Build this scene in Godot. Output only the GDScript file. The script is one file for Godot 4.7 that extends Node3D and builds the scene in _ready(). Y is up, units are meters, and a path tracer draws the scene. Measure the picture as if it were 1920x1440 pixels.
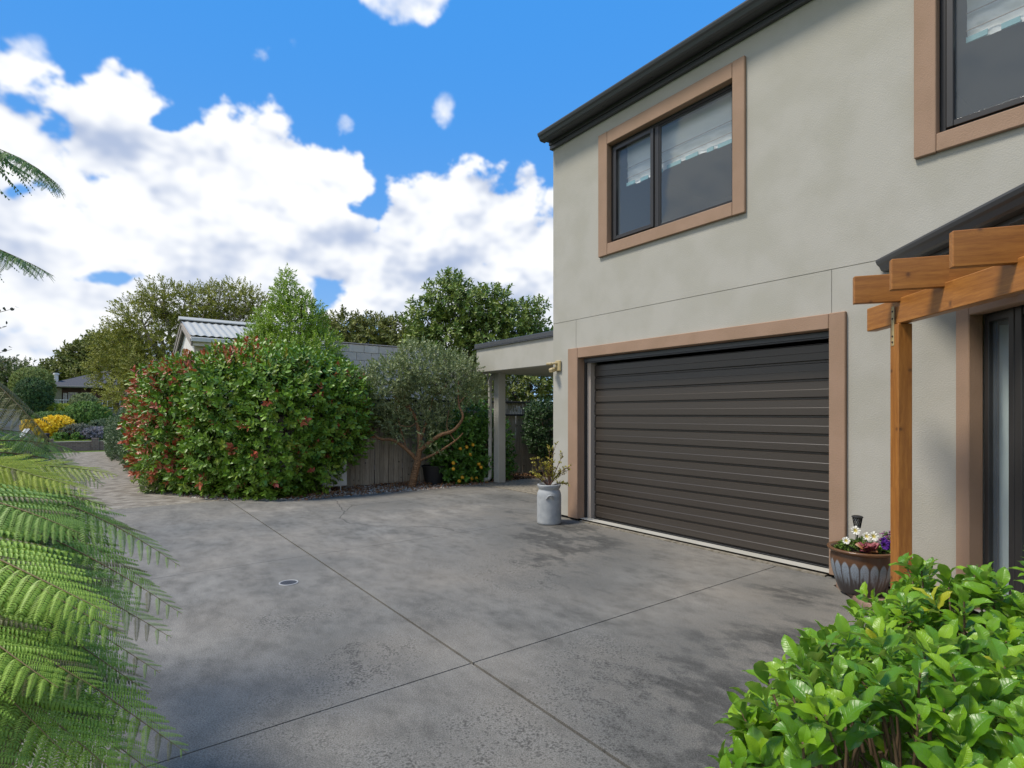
extends Node3D
# World frame: x runs along the garage wall (towards the entry), z out from that wall over the driveway, y up, metres.

const EYE := Vector3(5.98, 1.45, 5.19)
const FWD := Vector3(-0.8018, 0, -0.5976)
const RIGHT := Vector3(0.5976, 0, -0.8018)
const LENS := 1040.0

var M := {}
var names := {}
var rng := RandomNumberGenerator.new()


# ------------------------------------------------------------------ photo pixel (1920 wide) to place
func pz(u: float, v: float, depth: float) -> Vector3:
	return EYE + (FWD + RIGHT * ((u - 960.0) / LENS) + Vector3.UP * ((775.0 - v) / LENS)) * depth

func px(u: float, v: float, plane_x: float) -> Vector3:
	var d = pz(u, v, 1.0) - EYE
	return EYE + d * ((plane_x - EYE.x) / d.x)

func py(u: float, v: float, plane_y: float) -> Vector3:
	var d = pz(u, v, 1.0) - EYE
	return EYE + d * ((plane_y - EYE.y) / d.y)


# ------------------------------------------------------------------ mesh builder
class MB:
	var v := PackedVector3Array()
	var n := PackedVector3Array()
	var uv := PackedVector2Array()
	var uv2 := PackedVector2Array()
	var c := PackedColorArray()
	var col := Color.WHITE

	func vert(p: Vector3, nn: Vector3, t: Vector2):
		v.append(p)
		n.append(nn)
		uv.append(t)
		c.append(col)

	func tri(p0: Vector3, p1: Vector3, p2: Vector3, t0 := Vector2.ZERO, t1 := Vector2.ZERO, t2 := Vector2.ZERO):
		var nn = (p1 - p0).cross(p2 - p0).normalized()
		vert(p0, nn, t0)
		vert(p2, nn, t2)
		vert(p1, nn, t1)

	# corners run counter-clockwise as seen from outside
	func quad(a: Vector3, b: Vector3, cc: Vector3, d: Vector3, s := 1.0):
		var lu = (b - a).length() * s
		var lv = (d - a).length() * s
		tri(a, b, cc, Vector2(0, 0), Vector2(lu, 0), Vector2(lu, lv))
		tri(a, cc, d, Vector2(0, 0), Vector2(lu, lv), Vector2(0, lv))

	func face(pts: Array, from: Vector3, xf: Transform3D, long: int, off: Vector2):
		var mid = Vector3.ZERO
		for p in pts:
			mid += p
		mid /= pts.size()
		var nn = (pts[1] - pts[0]).cross(pts[2] - pts[0])
		var q = pts.duplicate()
		if nn.dot(mid - from) < 0:
			q.reverse()
		for k in range(1, q.size() - 1):
			var t = []
			for p in [q[0], q[k], q[k + 1]]:
				t.append(Vector2(p[long], p[(long + 1) % 3] + p[(long + 2) % 3]) + off)
			tri(xf * q[0], xf * q[k], xf * q[k + 1], t[0], t[1], t[2])

	# box with bevelled edges, centred on xf
	func box(xf: Transform3D, size: Vector3, b := 0.004, off := Vector2.ZERO):
		var h = size * 0.5
		b = minf(b, minf(h.x, minf(h.y, h.z)) * 0.6)
		var long = size.max_axis_index()
		var P = func(k, s):
			var r = Vector3(s[0] * (h.x - b), s[1] * (h.y - b), s[2] * (h.z - b))
			r[k] = s[k] * h[k]
			return r
		for k in 3:
			var i = (k + 1) % 3
			var j = (k + 2) % 3
			for s in [-1, 1]:
				var q = []
				for e in [[-1, -1], [1, -1], [1, 1], [-1, 1]]:
					var g = [0, 0, 0]
					g[k] = s
					g[i] = e[0]
					g[j] = e[1]
					q.append(P.call(k, g))
				face(q, Vector3.ZERO, xf, long, off)
			for e in [[-1, -1], [1, -1], [1, 1], [-1, 1]]:
				var g0 = [0, 0, 0]
				g0[i] = e[0]
				g0[j] = e[1]
				g0[k] = -1
				var g1 = g0.duplicate()
				g1[k] = 1
				face([P.call(i, g0), P.call(i, g1), P.call(j, g1), P.call(j, g0)], Vector3.ZERO, xf, long, off)
		for sx in [-1, 1]:
			for sy in [-1, 1]:
				for sz in [-1, 1]:
					var g = [sx, sy, sz]
					face([P.call(0, g), P.call(1, g), P.call(2, g)], Vector3.ZERO, xf, long, off)

	func bx(a: Vector3, b: Vector3, bev := 0.004, off := Vector2.ZERO):
		box(Transform3D(Basis(), (a + b) * 0.5), (b - a).abs(), bev, off)

	# smooth grid: rows of points; outward when rows run along u and columns along v counter-clockwise
	func grid(rows: Array, flip := false, su := 1.0, sv := 1.0):
		var nr = rows.size()
		var nc = rows[0].size()
		var nn = []
		for i in nr:
			var line = PackedVector3Array()
			for j in nc:
				var closed = rows[i][0].distance_to(rows[i][nc - 1]) < 1e-6
				var j0 = j - 1 if j > 0 else (nc - 2 if closed else 0)
				var j1 = j + 1 if j < nc - 1 else (1 if closed else nc - 1)
				var a = rows[mini(i + 1, nr - 1)][j] - rows[maxi(i - 1, 0)][j]
				var b = rows[i][j1] - rows[i][j0]
				var x = a.cross(b)
				if x.length() < 1e-12:
					x = (rows[mini(i + 1, nr - 1)][(j + 1) % nc] - rows[i][j]).cross(b)
				line.append(x.normalized() * (-1.0 if flip else 1.0))
			nn.append(line)
		for i in nr - 1:
			for j in nc - 1:
				var q = [[i, j], [i, j + 1], [i + 1, j + 1], [i + 1, j]]
				var order = [0, 2, 1, 0, 3, 2] if flip else [0, 1, 2, 0, 2, 3]
				for k in order:
					var e = q[k]
					vert(rows[e[0]][e[1]], nn[e[0]][e[1]], Vector2(float(e[1]) / (nc - 1) * su, float(e[0]) / (nr - 1) * sv))

	func tube(path: Array, r0: float, r1: float, sides := 6, su := 1.0, sv := 1.0, cap := true):
		var rows = []
		var m = path.size()
		var side = Vector3.ZERO
		for i in m:
			var t = (path[mini(i + 1, m - 1)] - path[maxi(i - 1, 0)]).normalized()
			if side == Vector3.ZERO:
				side = t.cross(Vector3.UP if absf(t.y) < 0.9 else Vector3.RIGHT).normalized()
			side = (side - t * side.dot(t)).normalized()
			var up = side.cross(t)
			var r = lerpf(r0, r1, float(i) / (m - 1))
			var line = PackedVector3Array()
			for k in sides + 1:
				var a = TAU * k / sides
				line.append(path[i] + (side * cos(a) + up * sin(a)) * r)
			rows.append(line)
		grid(rows, true, su, sv)
		if cap:
			for e in [0, m - 1]:
				for k in range(1, sides - 1):
					if e == 0:
						tri(rows[e][0], rows[e][k + 1], rows[e][k])
					else:
						tri(rows[e][0], rows[e][k], rows[e][k + 1])

	# profile points (radius, y) from the bottom up on the outside
	func lathe(prof: Array, seg := 32, at := Vector3.ZERO, flip := false, su := 1.0, sv := 1.0):
		var rows = []
		for p in prof:
			var line = PackedVector3Array()
			for k in seg + 1:
				var a = TAU * (k % seg) / seg
				line.append(at + Vector3(cos(a) * p.x, p.y, sin(a) * p.x))
			rows.append(line)
		grid(rows, flip, su, sv)

	# polygon in the (out, y) plane swept from a to b; out is a horizontal direction
	func sweep(prof: Array, a: Vector3, b: Vector3, out: Vector3, caps := true):
		var m = prof.size()
		var mid = Vector3.ZERO
		for p in prof:
			mid += out * p.x + Vector3.UP * p.y
		mid = mid / m
		for k in m:
			var p = out * prof[k].x + Vector3.UP * prof[k].y
			var q = out * prof[(k + 1) % m].x + Vector3.UP * prof[(k + 1) % m].y
			quad(a + p, b + p, b + q, a + q)
		if caps:
			var poly = PackedVector2Array(prof)
			var ti = Geometry2D.triangulate_polygon(poly)
			for e in [a, b]:
				for k in range(0, ti.size(), 3):
					var w = []
					for x in 3:
						var g = prof[ti[k + x]]
						w.append(e + out * g.x + Vector3.UP * g.y)
					tri(w[0], w[1], w[2])

	# leaf along +y of xf, normal +z
	func leaf(xf: Transform3D, length: float, width: float, fold := 0.25, curl := 0.2, seg := 3, blunt := 0.8):
		var L = []
		for i in seg + 1:
			var t = float(i) / seg
			var w = width * 0.5 * pow(sin(PI * pow(t, blunt)), 0.8) if i > 0 and i < seg else 0.0
			var z = -curl * length * t * t
			L.append([xf * Vector3(-w, length * t, z + w * fold), xf * Vector3(0, length * t, z), xf * Vector3(w, length * t, z + w * fold), t])
		var nz = xf.basis.z.normalized()
		for i in seg:
			var a = L[i]
			var b = L[i + 1]
			for s in 2:
				var pa = a[s * 2]
				var pb = b[s * 2]
				var ua = Vector2(s, a[3])
				var ub = Vector2(s, b[3])
				var ma = Vector2(0.5, a[3])
				var mb = Vector2(0.5, b[3])
				if i < seg - 1:
					if s == 0:
						_lt(pa, a[1], b[1], ua, ma, mb, nz)
						_lt(pa, b[1], pb, ua, mb, ub, nz)
					else:
						_lt(a[1], pa, pb, ma, ua, ub, nz)
						_lt(a[1], pb, b[1], ma, ub, mb, nz)
				elif s == 0:
					_lt(pa, a[1], b[1], ua, ma, mb, nz)
				else:
					_lt(a[1], pa, b[1], ma, ua, mb, nz)

	func _lt(p0, p1, p2, t0, t1, t2, nz):
		var x = (p1 - p0).cross(p2 - p0)
		if x.length_squared() < 1e-16:
			return
		tri(p0, p1, p2, t0, t1, t2)

	func mesh(mat: Material, colors := false) -> ArrayMesh:
		var a = []
		a.resize(Mesh.ARRAY_MAX)
		a[Mesh.ARRAY_VERTEX] = v
		a[Mesh.ARRAY_NORMAL] = n
		a[Mesh.ARRAY_TEX_UV] = uv
		if uv2.size():
			a[Mesh.ARRAY_TEX_UV2] = uv2
		if colors:
			a[Mesh.ARRAY_COLOR] = c
		var m = ArrayMesh.new()
		m.add_surface_from_arrays(Mesh.PRIMITIVE_TRIANGLES, a)
		m.surface_set_material(0, mat)
		return m


# ------------------------------------------------------------------ nodes
func numbered(called: String) -> String:
	names[called] = names.get(called, -1) + 1
	return called if names[called] == 0 else "%s_%03d" % [called, names[called]]

func thing(called: String, label: String, category: String, at := Vector3.ZERO, turn := 0.0, group := "") -> Node3D:
	var o = Node3D.new()
	o.name = numbered(called)
	add_child(o)
	o.position = at
	o.rotation.y = turn
	o.set_meta("label", label)
	o.set_meta("category", category)
	if group:
		o.set_meta("group", group)
	return o

func part(called: String, mesh: Mesh, parent: Node3D, xf := Transform3D()) -> MeshInstance3D:
	var o = MeshInstance3D.new()
	o.name = called
	o.mesh = mesh
	parent.add_child(o, true)
	o.transform = xf
	return o

func group_part(called: String, parent: Node3D, xf := Transform3D()) -> Node3D:
	var o = Node3D.new()
	o.name = called
	parent.add_child(o, true)
	o.transform = xf
	return o

func struct(called: String, mesh: Mesh) -> MeshInstance3D:
	var o = part(called, mesh, self)
	o.set_meta("kind", "structure")
	return o

func scatter(called: String, mesh: Mesh, xfs: Array, cols: Array, parent: Node3D) -> MultiMeshInstance3D:
	var mm = MultiMesh.new()
	mm.transform_format = MultiMesh.TRANSFORM_3D
	mm.use_colors = true
	mm.mesh = mesh
	mm.instance_count = xfs.size()
	for i in xfs.size():
		mm.set_instance_transform(i, xfs[i])
		mm.set_instance_color(i, cols[i])
	var o = MultiMeshInstance3D.new()
	o.name = called
	o.multimesh = mm
	parent.add_child(o, true)
	o.set_meta("kind", "stuff")
	return o


# ------------------------------------------------------------------ materials
func lin(r: float, g: float, b: float) -> Color:
	return Color(r, g, b).linear_to_srgb()

func mat(c: Color, rough := 0.7, spec := 0.5) -> StandardMaterial3D:
	var m = StandardMaterial3D.new()
	m.albedo_color = c
	m.roughness = rough
	m.metallic_specular = spec
	return m

func noise_image(size: int, freq: float, oct: int, sd: int, kind := FastNoiseLite.TYPE_SIMPLEX_SMOOTH) -> Image:
	var f = FastNoiseLite.new()
	f.noise_type = kind
	f.frequency = freq
	f.fractal_octaves = oct
	f.fractal_type = FastNoiseLite.FRACTAL_FBM if oct > 1 else FastNoiseLite.FRACTAL_NONE
	f.seed = sd
	return f.get_seamless_image(size, size)

func ramp_tex(im: Image, c0: Color, c1: Color, lo := 0.0, hi := 1.0) -> ImageTexture:
	var o = Image.create(im.get_width(), im.get_height(), false, Image.FORMAT_RGB8)
	var d = im.get_data()
	var w = im.get_width()
	var lut = []
	for i in 256:
		lut.append(c0.lerp(c1, clampf((i / 255.0 - lo) / (hi - lo), 0, 1)))
	for y in im.get_height():
		for x in w:
			o.set_pixel(x, y, lut[d[y * w + x]])
	return ImageTexture.create_from_image(o)

func grey(im: Image) -> ImageTexture:
	return ImageTexture.create_from_image(im)

func triplanar(m: StandardMaterial3D, s: float, world := true):
	m.uv1_triplanar = true
	m.uv1_world_triplanar = world
	m.uv1_scale = Vector3(s, s, s)

func bump(m: StandardMaterial3D, t: Texture2D, cm: float):
	m.heightmap_enabled = true
	m.heightmap_texture = t
	m.heightmap_scale = cm

func detail(m: StandardMaterial3D, t: Texture2D, s: float, tri := true):
	m.detail_enabled = true
	m.detail_albedo = t
	m.detail_blend_mode = BaseMaterial3D.BLEND_MODE_MUL
	m.detail_uv_layer = BaseMaterial3D.DETAIL_UV_2
	m.uv2_triplanar = tri
	m.uv2_world_triplanar = tri
	m.uv2_scale = Vector3(s, s, s)

func leaf_mat(rough := 0.45, back := 0.5, tint := Color.WHITE) -> StandardMaterial3D:
	var m = mat(tint, rough, 0.5)
	m.vertex_color_use_as_albedo = true
	m.cull_mode = BaseMaterial3D.CULL_DISABLED
	if back > 0:
		m.backlight_enabled = true
		m.backlight = lin(back, back, back * 0.6)
	return m

func wood_tex(c0: Color, c1: Color, dark: Color, sd: int) -> ImageTexture:
	var f = FastNoiseLite.new()
	f.seed = sd
	f.frequency = 1.0
	f.fractal_octaves = 4
	var knots = []
	var r = RandomNumberGenerator.new()
	r.seed = sd
	for k in 7:
		knots.append(Vector2(r.randf(), r.randf()))
	var w = 512
	var h = 128
	var o = Image.create(w, h, false, Image.FORMAT_RGB8)
	for y in h:
		for x in w:
			var u = float(x) / w
			var t = float(y) / h
			var bend = 0.0
			var kn = 0.0
			for k in knots:
				var dx = (u - k.x) * 3.0
				var dy = (t - k.y) * 0.75
				var d2 = dx * dx + dy * dy
				if d2 < 0.06:
					bend += 0.03 * signf(dy) * exp(-d2 / 0.006)
					kn = maxf(kn, exp(-d2 / 0.0006))
			var g = f.get_noise_2d(u * 3.0, (t + bend) * 14.0) * 0.6 + f.get_noise_2d(u * 14.0 + 40, (t + bend) * 90.0) * 0.45
			var cc = c0.lerp(c1, clampf(0.5 + g, 0, 1))
			cc = cc.lerp(dark, clampf(kn * 0.75 + maxf(0, g - 0.45) * 0.6, 0, 0.85))
			o.set_pixel(x, y, cc)
	return ImageTexture.create_from_image(o)

func make_materials():
	var fine = grey(noise_image(512, 0.035, 4, 11))
	var grit = grey(noise_image(512, 0.14, 3, 12))
	var blotch = ramp_tex(noise_image(512, 0.009, 6, 13), Color(0.965, 0.965, 0.955), Color(1, 1, 1), 0.25, 0.65)
	M.fine = fine
	M.grit = grit
	var st = mat(lin(0.42, 0.405, 0.355), 0.85, 0.35)
	triplanar(st, 3.6)
	bump(st, fine, 0.12)
	detail(st, blotch, 0.31)
	M.stucco = st
	var tr = mat(lin(0.335, 0.222, 0.152), 0.8, 0.35)
	triplanar(tr, 3.6)
	bump(tr, fine, 0.13)
	detail(tr, blotch, 0.5)
	M.trim = tr
	M.frame = mat(lin(0.028, 0.027, 0.027), 0.4, 0.5)
	M.gutter = mat(lin(0.062, 0.065, 0.07), 0.36, 0.5)
	M.door = mat(lin(0.047, 0.038, 0.030), 0.34, 0.55)
	M.rubber = mat(lin(0.012, 0.012, 0.012), 0.7)
	M.jamb = mat(lin(0.36, 0.315, 0.27), 0.7)
	M.header = mat(lin(0.10, 0.11, 0.125), 0.4)
	var glass = mat(Color(0.66, 0.71, 0.75, 0.16), 0.02, 0.5)
	glass.transparency = BaseMaterial3D.TRANSPARENCY_ALPHA
	M.glass = glass
	M.room = mat(lin(0.30, 0.31, 0.325), 0.9)
	M.blind = mat(lin(0.62, 0.66, 0.65), 0.9)
	M.blind_edge = mat(lin(0.22, 0.42, 0.45), 0.9)
	M.curtain = mat(lin(0.62, 0.72, 0.71), 0.9)
	M.pale = mat(lin(0.6, 0.6, 0.57), 0.7)
	M.brass = mat(lin(0.42, 0.33, 0.16), 0.5)
	# timber
	var wd = mat(Color.WHITE, 0.45, 0.5)
	wd.albedo_texture = wood_tex(lin(0.42, 0.175, 0.035), lin(0.26, 0.095, 0.018), lin(0.08, 0.03, 0.01), 5)
	wd.uv1_scale = Vector3(0.7, 2.3, 1)
	bump(wd, wd.albedo_texture, 0.05)
	M.timber = wd
	var pal = []
	for k in 3:
		var pm = mat(Color.WHITE, 0.9, 0.3)
		var br = [3.1, 2.7, 3.5][k]
		pm.albedo_texture = wood_tex(lin(0.145 * br, 0.125 * br, 0.095 * br), lin(0.085 * br, 0.072 * br, 0.055 * br), lin(0.03, 0.025, 0.02), 20 + k)
		pm.uv1_scale = Vector3(0.6, 2.0, 1)
		bump(pm, pm.albedo_texture, 0.15)
		pal.append(pm)
	M.paling = pal
	M.darkwood = mat(lin(0.045, 0.038, 0.03), 0.9)
	# concrete
	var grain = ramp_tex(noise_image(512, 0.25, 3, 31), Color(0.74, 0.735, 0.73), Color(1, 1, 1), 0.2, 0.72)
	M.grain = grain
	var dr = mat(Color.WHITE, 0.85, 0.35)
	dr.albedo_texture = drive_texture()
	dr.detail_enabled = true
	dr.detail_albedo = grain
	dr.detail_blend_mode = BaseMaterial3D.BLEND_MODE_MUL
	dr.detail_uv_layer = BaseMaterial3D.DETAIL_UV_2
	dr.uv2_triplanar = true
	dr.uv2_world_triplanar = true
	dr.uv2_scale = Vector3(0.9, 0.9, 0.9)
	dr.uv1_scale = Vector3(1, 1, 1)
	M.drive = dr
	M.joint = mat(lin(0.012, 0.012, 0.012), 0.95)
	var lc = mat(lin(0.37, 0.335, 0.275), 0.85)
	lc.albedo_texture = ramp_tex(noise_image(512, 0.02, 6, 33), Color(0.72, 0.70, 0.67), Color(1, 1, 1), 0.2, 0.75)
	triplanar(lc, 0.33)
	detail(lc, grain, 1.3)
	bump(lc, grain, 0.08)
	M.concrete = lc
	var pc = mat(lin(0.37, 0.335, 0.265), 0.85)
	pc.albedo_texture = lc.albedo_texture
	triplanar(pc, 1.1)
	detail(pc, grain, 1.9)
	M.pale_concrete = pc
	var pt = mat(lin(0.42, 0.29, 0.215), 0.75)
	pt.albedo_texture = lc.albedo_texture
	triplanar(pt, 0.9)
	M.paver = pt
	var so = mat(lin(0.045, 0.034, 0.025), 0.95, 0.2)
	so.albedo_texture = ramp_tex(noise_image(256, 0.06, 5, 34), Color(0.5, 0.5, 0.5), Color(1, 1, 1), 0.2, 0.8)
	triplanar(so, 1.3)
	bump(so, so.albedo_texture, 1.5)
	M.soil = so
	var gr = mat(lin(0.14, 0.2, 0.04), 0.9, 0.2)
	gr.albedo_texture = ramp_tex(noise_image(256, 0.08, 5, 35), Color(0.6, 0.65, 0.6), Color(1, 1, 0.9), 0.2, 0.8)
	triplanar(gr, 0.5)
	M.grass = gr
	M.asphalt = mat(lin(0.05, 0.05, 0.052), 0.9)
	var bl = []
	for k in 3:
		var bm = mat([lin(0.68, 0.62, 0.525), lin(0.64, 0.58, 0.49), lin(0.72, 0.66, 0.56)][k], 0.9, 0.3)
		triplanar(bm, 1.1)
		bump(bm, grit, 0.25)
		detail(bm, blotch, 0.8)
		bl.append(bm)
	M.block = bl
	M.white_paint = mat(lin(0.74, 0.72, 0.68), 0.7)
	triplanar(M.white_paint, 0.6)
	detail(M.white_paint, blotch, 0.7)
	M.limewash = mat(lin(0.50, 0.475, 0.42), 0.85, 0.3)
	M.limewash.albedo_texture = blotch
	triplanar(M.limewash, 1.5)
	M.corrugated = mat(lin(0.42, 0.42, 0.385), 0.75, 0.3)
	M.weathered = mat(lin(0.33, 0.30, 0.27), 0.85)
	var bark = mat(lin(0.36, 0.21, 0.11), 0.9, 0.3)
	bark.albedo_texture = ramp_tex(noise_image(256, 0.03, 5, 36), Color(0.55, 0.52, 0.5), Color(1, 1, 1), 0.25, 0.75)
	triplanar(bark, 4.0)
	bump(bark, bark.albedo_texture, 0.5)
	M.bark = bark
	var bark2 = mat(lin(0.12, 0.10, 0.08), 0.9, 0.3)
	bark2.albedo_texture = bark.albedo_texture
	triplanar(bark2, 2.5)
	M.grey_bark = bark2
	M.pale_bark = mat(lin(0.30, 0.27, 0.21), 0.9, 0.3)
	M.twig = mat(lin(0.12, 0.075, 0.04), 0.8)
	M.leaf = leaf_mat(0.42, 0.35)
	M.gloss_leaf = leaf_mat(0.42, 0.3)
	M.dull_leaf = leaf_mat(0.65, 0.3)


# ------------------------------------------------------------------ computed pictures: the stained driveway and the sky
func run_rows(h: int, w: int, what: Callable) -> Array:
	var th = []
	var n = 8
	for k in n:
		var t = Thread.new()
		t.start(what.bind(h * k / n, h * (k + 1) / n, w, h))
		th.append(t)
	var out = []
	for t in th:
		out.append(t.wait_to_finish())
	return out

const DX0 := -5.0
const DZ0 := -2.0
const DW := 12.0
const DH := 8.0

func drive_rows(y0: int, y1: int, w: int, h: int) -> PackedByteArray:
	var big = FastNoiseLite.new()
	big.seed = 41
	big.frequency = 0.55
	big.fractal_octaves = 5
	var mid = FastNoiseLite.new()
	mid.seed = 42
	mid.frequency = 2.2
	mid.fractal_octaves = 5
	mid.fractal_gain = 0.6
	var fin = FastNoiseLite.new()
	fin.seed = 45
	fin.frequency = 7.0
	fin.fractal_octaves = 4
	fin.fractal_gain = 0.65
	var spot = FastNoiseLite.new()
	spot.seed = 43
	spot.frequency = 62.0
	spot.fractal_octaves = 4
	spot.fractal_gain = 0.65
	# stains seen in the photograph: x, z, radius along x, radius along z, strength
	var dark = [[1.2, 0.9, 1.0, 0.55, 1.1], [0.7, 0.35, 0.9, 0.35, 0.7], [1.7, 1.5, 0.7, 0.4, 0.7], [2.6, 1.9, 0.5, 0.3, 0.5], [4.2, 1.6, 0.5, 0.6, 0.8], [4.6, 2.3, 0.4, 0.5, 0.8], [3.9, 2.2, 0.35, 0.35, 0.6], [4.3, 2.9, 0.6, 0.4, 0.9], [4.9, 3.4, 0.5, 0.4, 1.0], [3.8, 0.7, 0.5, 0.35, 0.9], [-1.6, -0.5, 0.9, 0.3, 0.8], [-2.3, 1.6, 0.5, 0.8, 0.45], [-0.6, 0.4, 0.5, 0.5, 0.5], [-3.3, 0.3, 0.3, 1.6, 0.6], [0.4, 3.6, 0.5, 0.35, 0.35], [2.6, 4.0, 0.35, 0.3, 0.45]]
	var specks = [[2.1, 2.3, 0.5, 0.3, 1.0], [1.7, 1.9, 0.7, 0.3, 0.8], [3.75, 2.75, 0.4, 0.3, 1.2], [4.1, 3.3, 0.5, 0.35, 1.1], [2.85, 3.95, 0.3, 0.35, 1.3], [1.9, 4.1, 0.25, 0.35, 1.0], [3.9, 4.0, 0.3, 0.4, 0.9], [3.3, 4.5, 0.4, 0.3, 0.6], [2.4, 3.2, 0.5, 0.2, 0.6], [1.2, 2.6, 0.4, 0.3, 0.5]]
	var pale = [[-0.5, 2.5, 0.4, 0.5, 0.5], [-2.9, 3.1, 0.15, 0.35, 0.9], [-1.2, 1.3, 0.25, 1.0, 0.6], [-2.4, 0.2, 0.2, 0.9, 0.5], [2.3, 4.9, 0.25, 0.2, 0.5], [0.9, 4.6, 0.9, 0.4, 0.4], [2.9, 1.4, 0.7, 0.3, 0.3]]
	# the smooth outlines of the stains on a coarse grid, read back between its points
	var gw = 120
	var gh = 80
	var field = []
	for lst in [dark, specks, pale]:
		var gf = PackedFloat32Array()
		gf.resize((gw + 1) * (gh + 1))
		for j in gh + 1:
			for i in gw + 1:
				var sum = 0.0
				for s in lst:
					var ex = (DX0 + DW * i / gw - s[0]) / s[2]
					var ez = (DZ0 + DH * j / gh - s[1]) / s[3]
					sum += s[4] * exp(-ex * ex - ez * ez)
				gf[j * (gw + 1) + i] = sum
		field.append(gf)
	var f0: PackedFloat32Array = field[0]
	var f1: PackedFloat32Array = field[1]
	var f2: PackedFloat32Array = field[2]
	var out = PackedByteArray()
	out.resize((y1 - y0) * w * 3)
	var at = 0
	for y in range(y0, y1):
		var z = DZ0 + DH * (y + 0.5) / h
		var gy = (y + 0.5) / h * gh
		var j0 = int(gy)
		var fy = gy - j0
		for x in w:
			var xx = DX0 + DW * (x + 0.5) / w
			var gx = (x + 0.5) / w * gw
			var k = j0 * (gw + 1) + int(gx)
			var fx = gx - int(gx)
			var a = big.get_noise_2d(xx, z)
			var b = mid.get_noise_2d(xx * 0.55, z * 1.15)
			var c = spot.get_noise_2d(xx, z)
			var dk = lerpf(lerpf(f0[k], f0[k + 1], fx), lerpf(f0[k + gw + 1], f0[k + gw + 2], fx), fy)
			var sp = lerpf(lerpf(f1[k], f1[k + 1], fx), lerpf(f1[k + gw + 1], f1[k + gw + 2], fx), fy)
			var pl = lerpf(lerpf(f2[k], f2[k + 1], fx), lerpf(f2[k + gw + 1], f2[k + gw + 2], fx), fy)
			var m2 = fin.get_noise_2d(xx * 0.6, z)
			var g = 0.21 * (1.0 + a * 0.26 + b * 0.30 + m2 * 0.30)
			var stain = smoothstep(0.0, 1.25, dk * (0.75 + b * 1.5 + m2 * 1.2)) * 0.9
			g = lerpf(g, 0.07 * (1.0 + m2 * 0.9 + c * 0.4), stain)
			g += pl * maxf(0.0, 0.35 + b * 1.4) * 0.10
			var fleck = smoothstep(0.34, 0.50, c + minf(sp, 1.0) * 0.14 + m2 * 0.55 + b * 0.35)
			g = lerpf(g, 0.045, fleck * clampf(0.10 + sp, 0.0, 0.75))
			g = maxf(0.022, g * (1.0 + c * 0.16))
			var warm = clampf(0.5 + a * 0.9 + c * 0.3 - stain * 0.5, 0.0, 1.0)
			var col = Color(g * lerpf(1.035, 1.10, warm), g * 1.01, g * lerpf(0.91, 0.85, warm)).linear_to_srgb()
			out[at] = clampi(int(col.r * 255.0), 0, 255)
			out[at + 1] = clampi(int(col.g * 255.0), 0, 255)
			out[at + 2] = clampi(int(col.b * 255.0), 0, 255)
			at += 3
	return out

func drive_texture() -> ImageTexture:
	var all = PackedByteArray()
	for p in run_rows(1024, 1536, drive_rows):
		all.append_array(p)
	var im = Image.create_from_data(1536, 1024, false, Image.FORMAT_RGB8, all)
	# hairline cracks: points read from the photograph, laid on the ground
	var r = RandomNumberGenerator.new()
	r.seed = 12
	for line in [[[630, 938], [637, 949], [646, 960], [637, 971], [656, 981], [702, 985], [751, 988], [807, 987], [834, 990], [852, 996]], [[646, 960], [660, 948], [690, 944]], [[900, 948], [960, 955], [1005, 958]]]:
		for k in line.size() - 1:
			var a = py(line[k][0], line[k][1], 0.0)
			var b = py(line[k + 1][0], line[k + 1][1], 0.0)
			var n = int(a.distance_to(b) / 0.006) + 1
			for i in n:
				var p = a.lerp(b, float(i) / n)
				var x = int((p.x - DX0) / DW * 1536.0 + sin(i * 0.13) * 1.5 + r.randf_range(-0.7, 0.7))
				var y = int((p.z - DZ0) / DH * 1024.0 + cos(i * 0.11) * 1.5 + r.randf_range(-0.7, 0.7))
				if x > 0 and y > 0 and x < 1535 and y < 1023:
					im.set_pixel(x, y, im.get_pixel(x, y).lerp(lin(0.02, 0.019, 0.018), 0.8))
	return ImageTexture.create_from_image(im)

# tops of the cloud bank: [bearing from the view axis as a tangent, height as a tangent], read from the photograph
var cloud_top := [[-1.4, 0.50], [-0.93, 0.60], [-0.80, 0.55], [-0.72, 0.61], [-0.66, 0.585], [-0.61, 0.55], [-0.55, 0.56], [-0.52, 0.585], [-0.44, 0.585], [-0.40, 0.545], [-0.365, 0.50], [-0.31, 0.465], [-0.272, 0.445], [-0.262, 0.40], [-0.24, 0.36], [-0.20, 0.40], [-0.14, 0.435], [-0.06, 0.43], [0.0, 0.43], [0.06, 0.42], [0.15, 0.40], [0.5, 0.42]]
# loose scraps of cloud above the bank and gaps of blue in it: [bearing, height, half width, half height, strength]
var wisps := [[-0.39, 0.67, 0.06, 0.045, 0.75], [-0.465, 0.635, 0.03, 0.03, 0.5], [-0.19, 0.76, 0.085, 0.06, 1.9], [-0.12, 0.555, 0.03, 0.045, 1.3], [-0.86, 0.67, 0.07, 0.05, 0.8], [-0.30, 0.525, 0.025, 0.025, 0.85], [0.025, 0.435, 0.02, 0.03, 0.4]]
var holes := [[-0.625, 0.525, 0.05, 0.025, 0.75], [-0.28, 0.37, 0.04, 0.025, 0.9], [-0.72, 0.245, 0.06, 0.016, 0.62], [-0.34, 0.205, 0.03, 0.03, 0.7], [-0.90, 0.40, 0.03, 0.02, 0.5], [-0.05, 0.27, 0.04, 0.02, 0.5]]

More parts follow.
